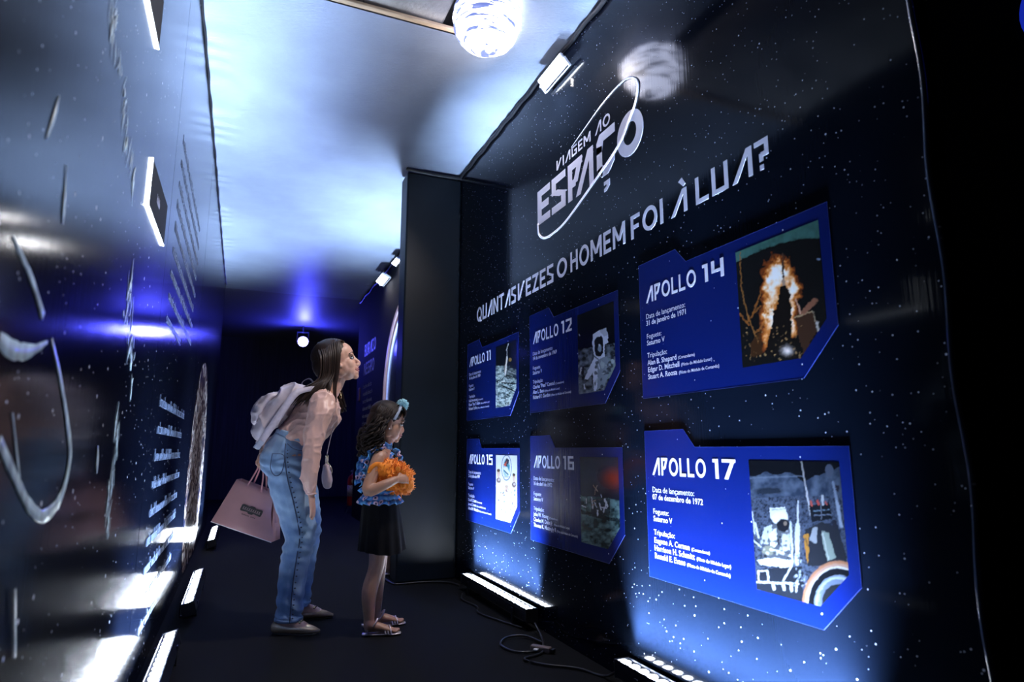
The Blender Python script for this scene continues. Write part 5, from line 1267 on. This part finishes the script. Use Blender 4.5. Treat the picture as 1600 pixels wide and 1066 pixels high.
    for i in range(210):
        s_ = -1 if i % 2 else 1; u = r.rand(); w = r.rand()
        st = np.array(H2.p(.052 - .13*u, s_*(.010 + .035*w), .122 - .02*u)); md = np.array(H2.p(.004 - .10*u, s_*(.084 + .016*w), .035))
        k_ = r.rand(); lo2 = np.array(D((.690 - .085*k_, 3.455 + s_*(.02 + .085*r.rand()), 1.02 - .03*w))); tip = np.array(D((.688 - .088*k_ + .015*(r.rand() - .5), 3.455 + s_*(.01 + .095*r.rand()), .885 + .08*r.rand())))
        base = spline(np.array([st, md, lo2, tip]), 10); k = np.linspace(0, 1, len(base)); am = .017*np.clip((k - .25)*2, 0, 1); ph = k*26 + r.rand()*6
        T = np.gradient(base, axis=0); T /= np.linalg.norm(T, axis=1)[:, None]; S = np.cross(T, (0.2, .9, .1)); S /= np.linalg.norm(S, axis=1)[:, None]; N_ = np.cross(T, S)
        g.loft(base + S*(am*np.cos(ph))[:, None] + N_*(am*np.sin(ph))[:, None], [.0062]*10 + [.0055]*(len(base) - 20) + [.004]*10, n=1, segs=5, cap=.3)
    part('hair', g, M['hair_g'], ct, 'dark curly hair')
    if hug:
        g = G()
        for i in range(8):
            y = -.070 + .02*i; x0 = .066 - 2.2*y*y
            lock(g, [H2.p(.045, y*.6, .112), H2.p(x0 + .015, y, .090), H2.p(x0 + .022, y*1.02, .062), H2.p(x0 + .016, y*1.05, .048)], .010, .004)
        part('fringe', g, M['hair_g'], ct)
        arc = [H2.p(.028*math.sin(a) * 1 + .020, .094*math.cos(a), .030 + .104*math.sin(a)) for a in np.linspace(-.1, PI + .1, 19)]
        hb_ = part('headband', strap(arc, .016, tuple(H2.R @ Vector((1, 0, .1)))), M['headband'], ct, 'blue-grey headband with a pompom')
        g = G(); pc_ = np.array(D((.806, 3.425, 1.162))); g.ell(pc_, (.024,)*3); r = np.random.RandomState(2)
        for i in range(420):
            d = r.randn(3); d /= np.linalg.norm(d); g.loft([pc_ + d*.018, pc_ + d*(.031 + .005*r.rand()) + r.randn(3)*.002], [.0032, .0018], n=1, segs=4, cap=0)
        part('pompom', g, M['pom'], hb_, 'pale blue yarn pompom')
        part('earring', G().ell(H2.p(.004, -.082, -.040), (.005,)*3, nu=10, nv=8), mat('pearl', (.8, .76, .72), .2), ct)
    return ct
girl = make_child(0, 0, 'girl in blue ruffled top and black skirt hugging an orange plush', True, 21)
make_child(.425, 1.50, 'child in blue print showing only as a sliver behind the dark pilaster', False, 33)

# orange plush hugged by the girl
pl_c = np.array((.750, 3.368, .786))
t = thing('plush_toy', 'fluffy bright orange plush toy in the arms of the girl', 'plush toy', (.752, 3.37, .69)); off = BASE[t.name]
g = G(); Rp = Matrix.Rotation(.42, 3, 'Y')
g.ell(pl_c, (.122, .062, .082), Rp); g.ell(pl_c + (.058, .0, -.038), (.062, .055, .062)); g.ell(pl_c + (-.065, -.005, .03), (.055, .055, .052))
me = fuse(g, .005, 3, off, disp=folds(.006, 34, (1, 1, 1)), name='plush_body'); part('plush_body', me, M['plush'], t)
n_v = len(me.vertices); co = np.empty(n_v*3, np.float32); me.vertices.foreach_get('co', co); co = co.reshape(-1, 3) + np.array(off); no = np.empty(n_v*3, np.float32); me.vertices.foreach_get('normal', no); no = no.reshape(-1, 3)
g = G(); r = np.random.RandomState(8)
for i in r.choice(n_v, min(900, n_v), False):
    ax_ = Vector(Rp.inverted() @ Vector(co[i] - pl_c)); 
    edge = abs(ax_[2])/.075
    if edge < .55 and r.rand() < .8: continue
    g.loft([co[i] - no[i]*.004, co[i] + no[i]*(.008 + .005*r.rand()) + r.randn(3)*.003], [.0034, .0016], n=1, segs=4, cap=0)
o = part('yarn_fringe', g, M['plush'], t)
for c in ((.012, -.064, .035), (-.030, -.068, -.008), (.040, -.064, -.052)):
    p = pl_c + np.array(c)
    part('round_knob', G().loft([(p[0] + (.011 - .0035*a/6.3)*math.cos(a), p[1] - .003, p[2] + (.011 - .0035*a/6.3)*math.sin(a)) for a in np.linspace(0, 4*PI, 30)], [.0048]*30, n=1, segs=7).ell((p[0], p[1] + .002, p[2]), (.012, .007, .012), nu=12, nv=8), M['plush'], t)
part('ribbed_strap', G().loft([pl_c + (-.050, -.035, .055), pl_c + (-.095, -.045, .060), pl_c + (-.125, -.045, .035), pl_c + (-.120, -.035, -.005)], [(.009, .012)]*4, n=8), M['plush'], t)
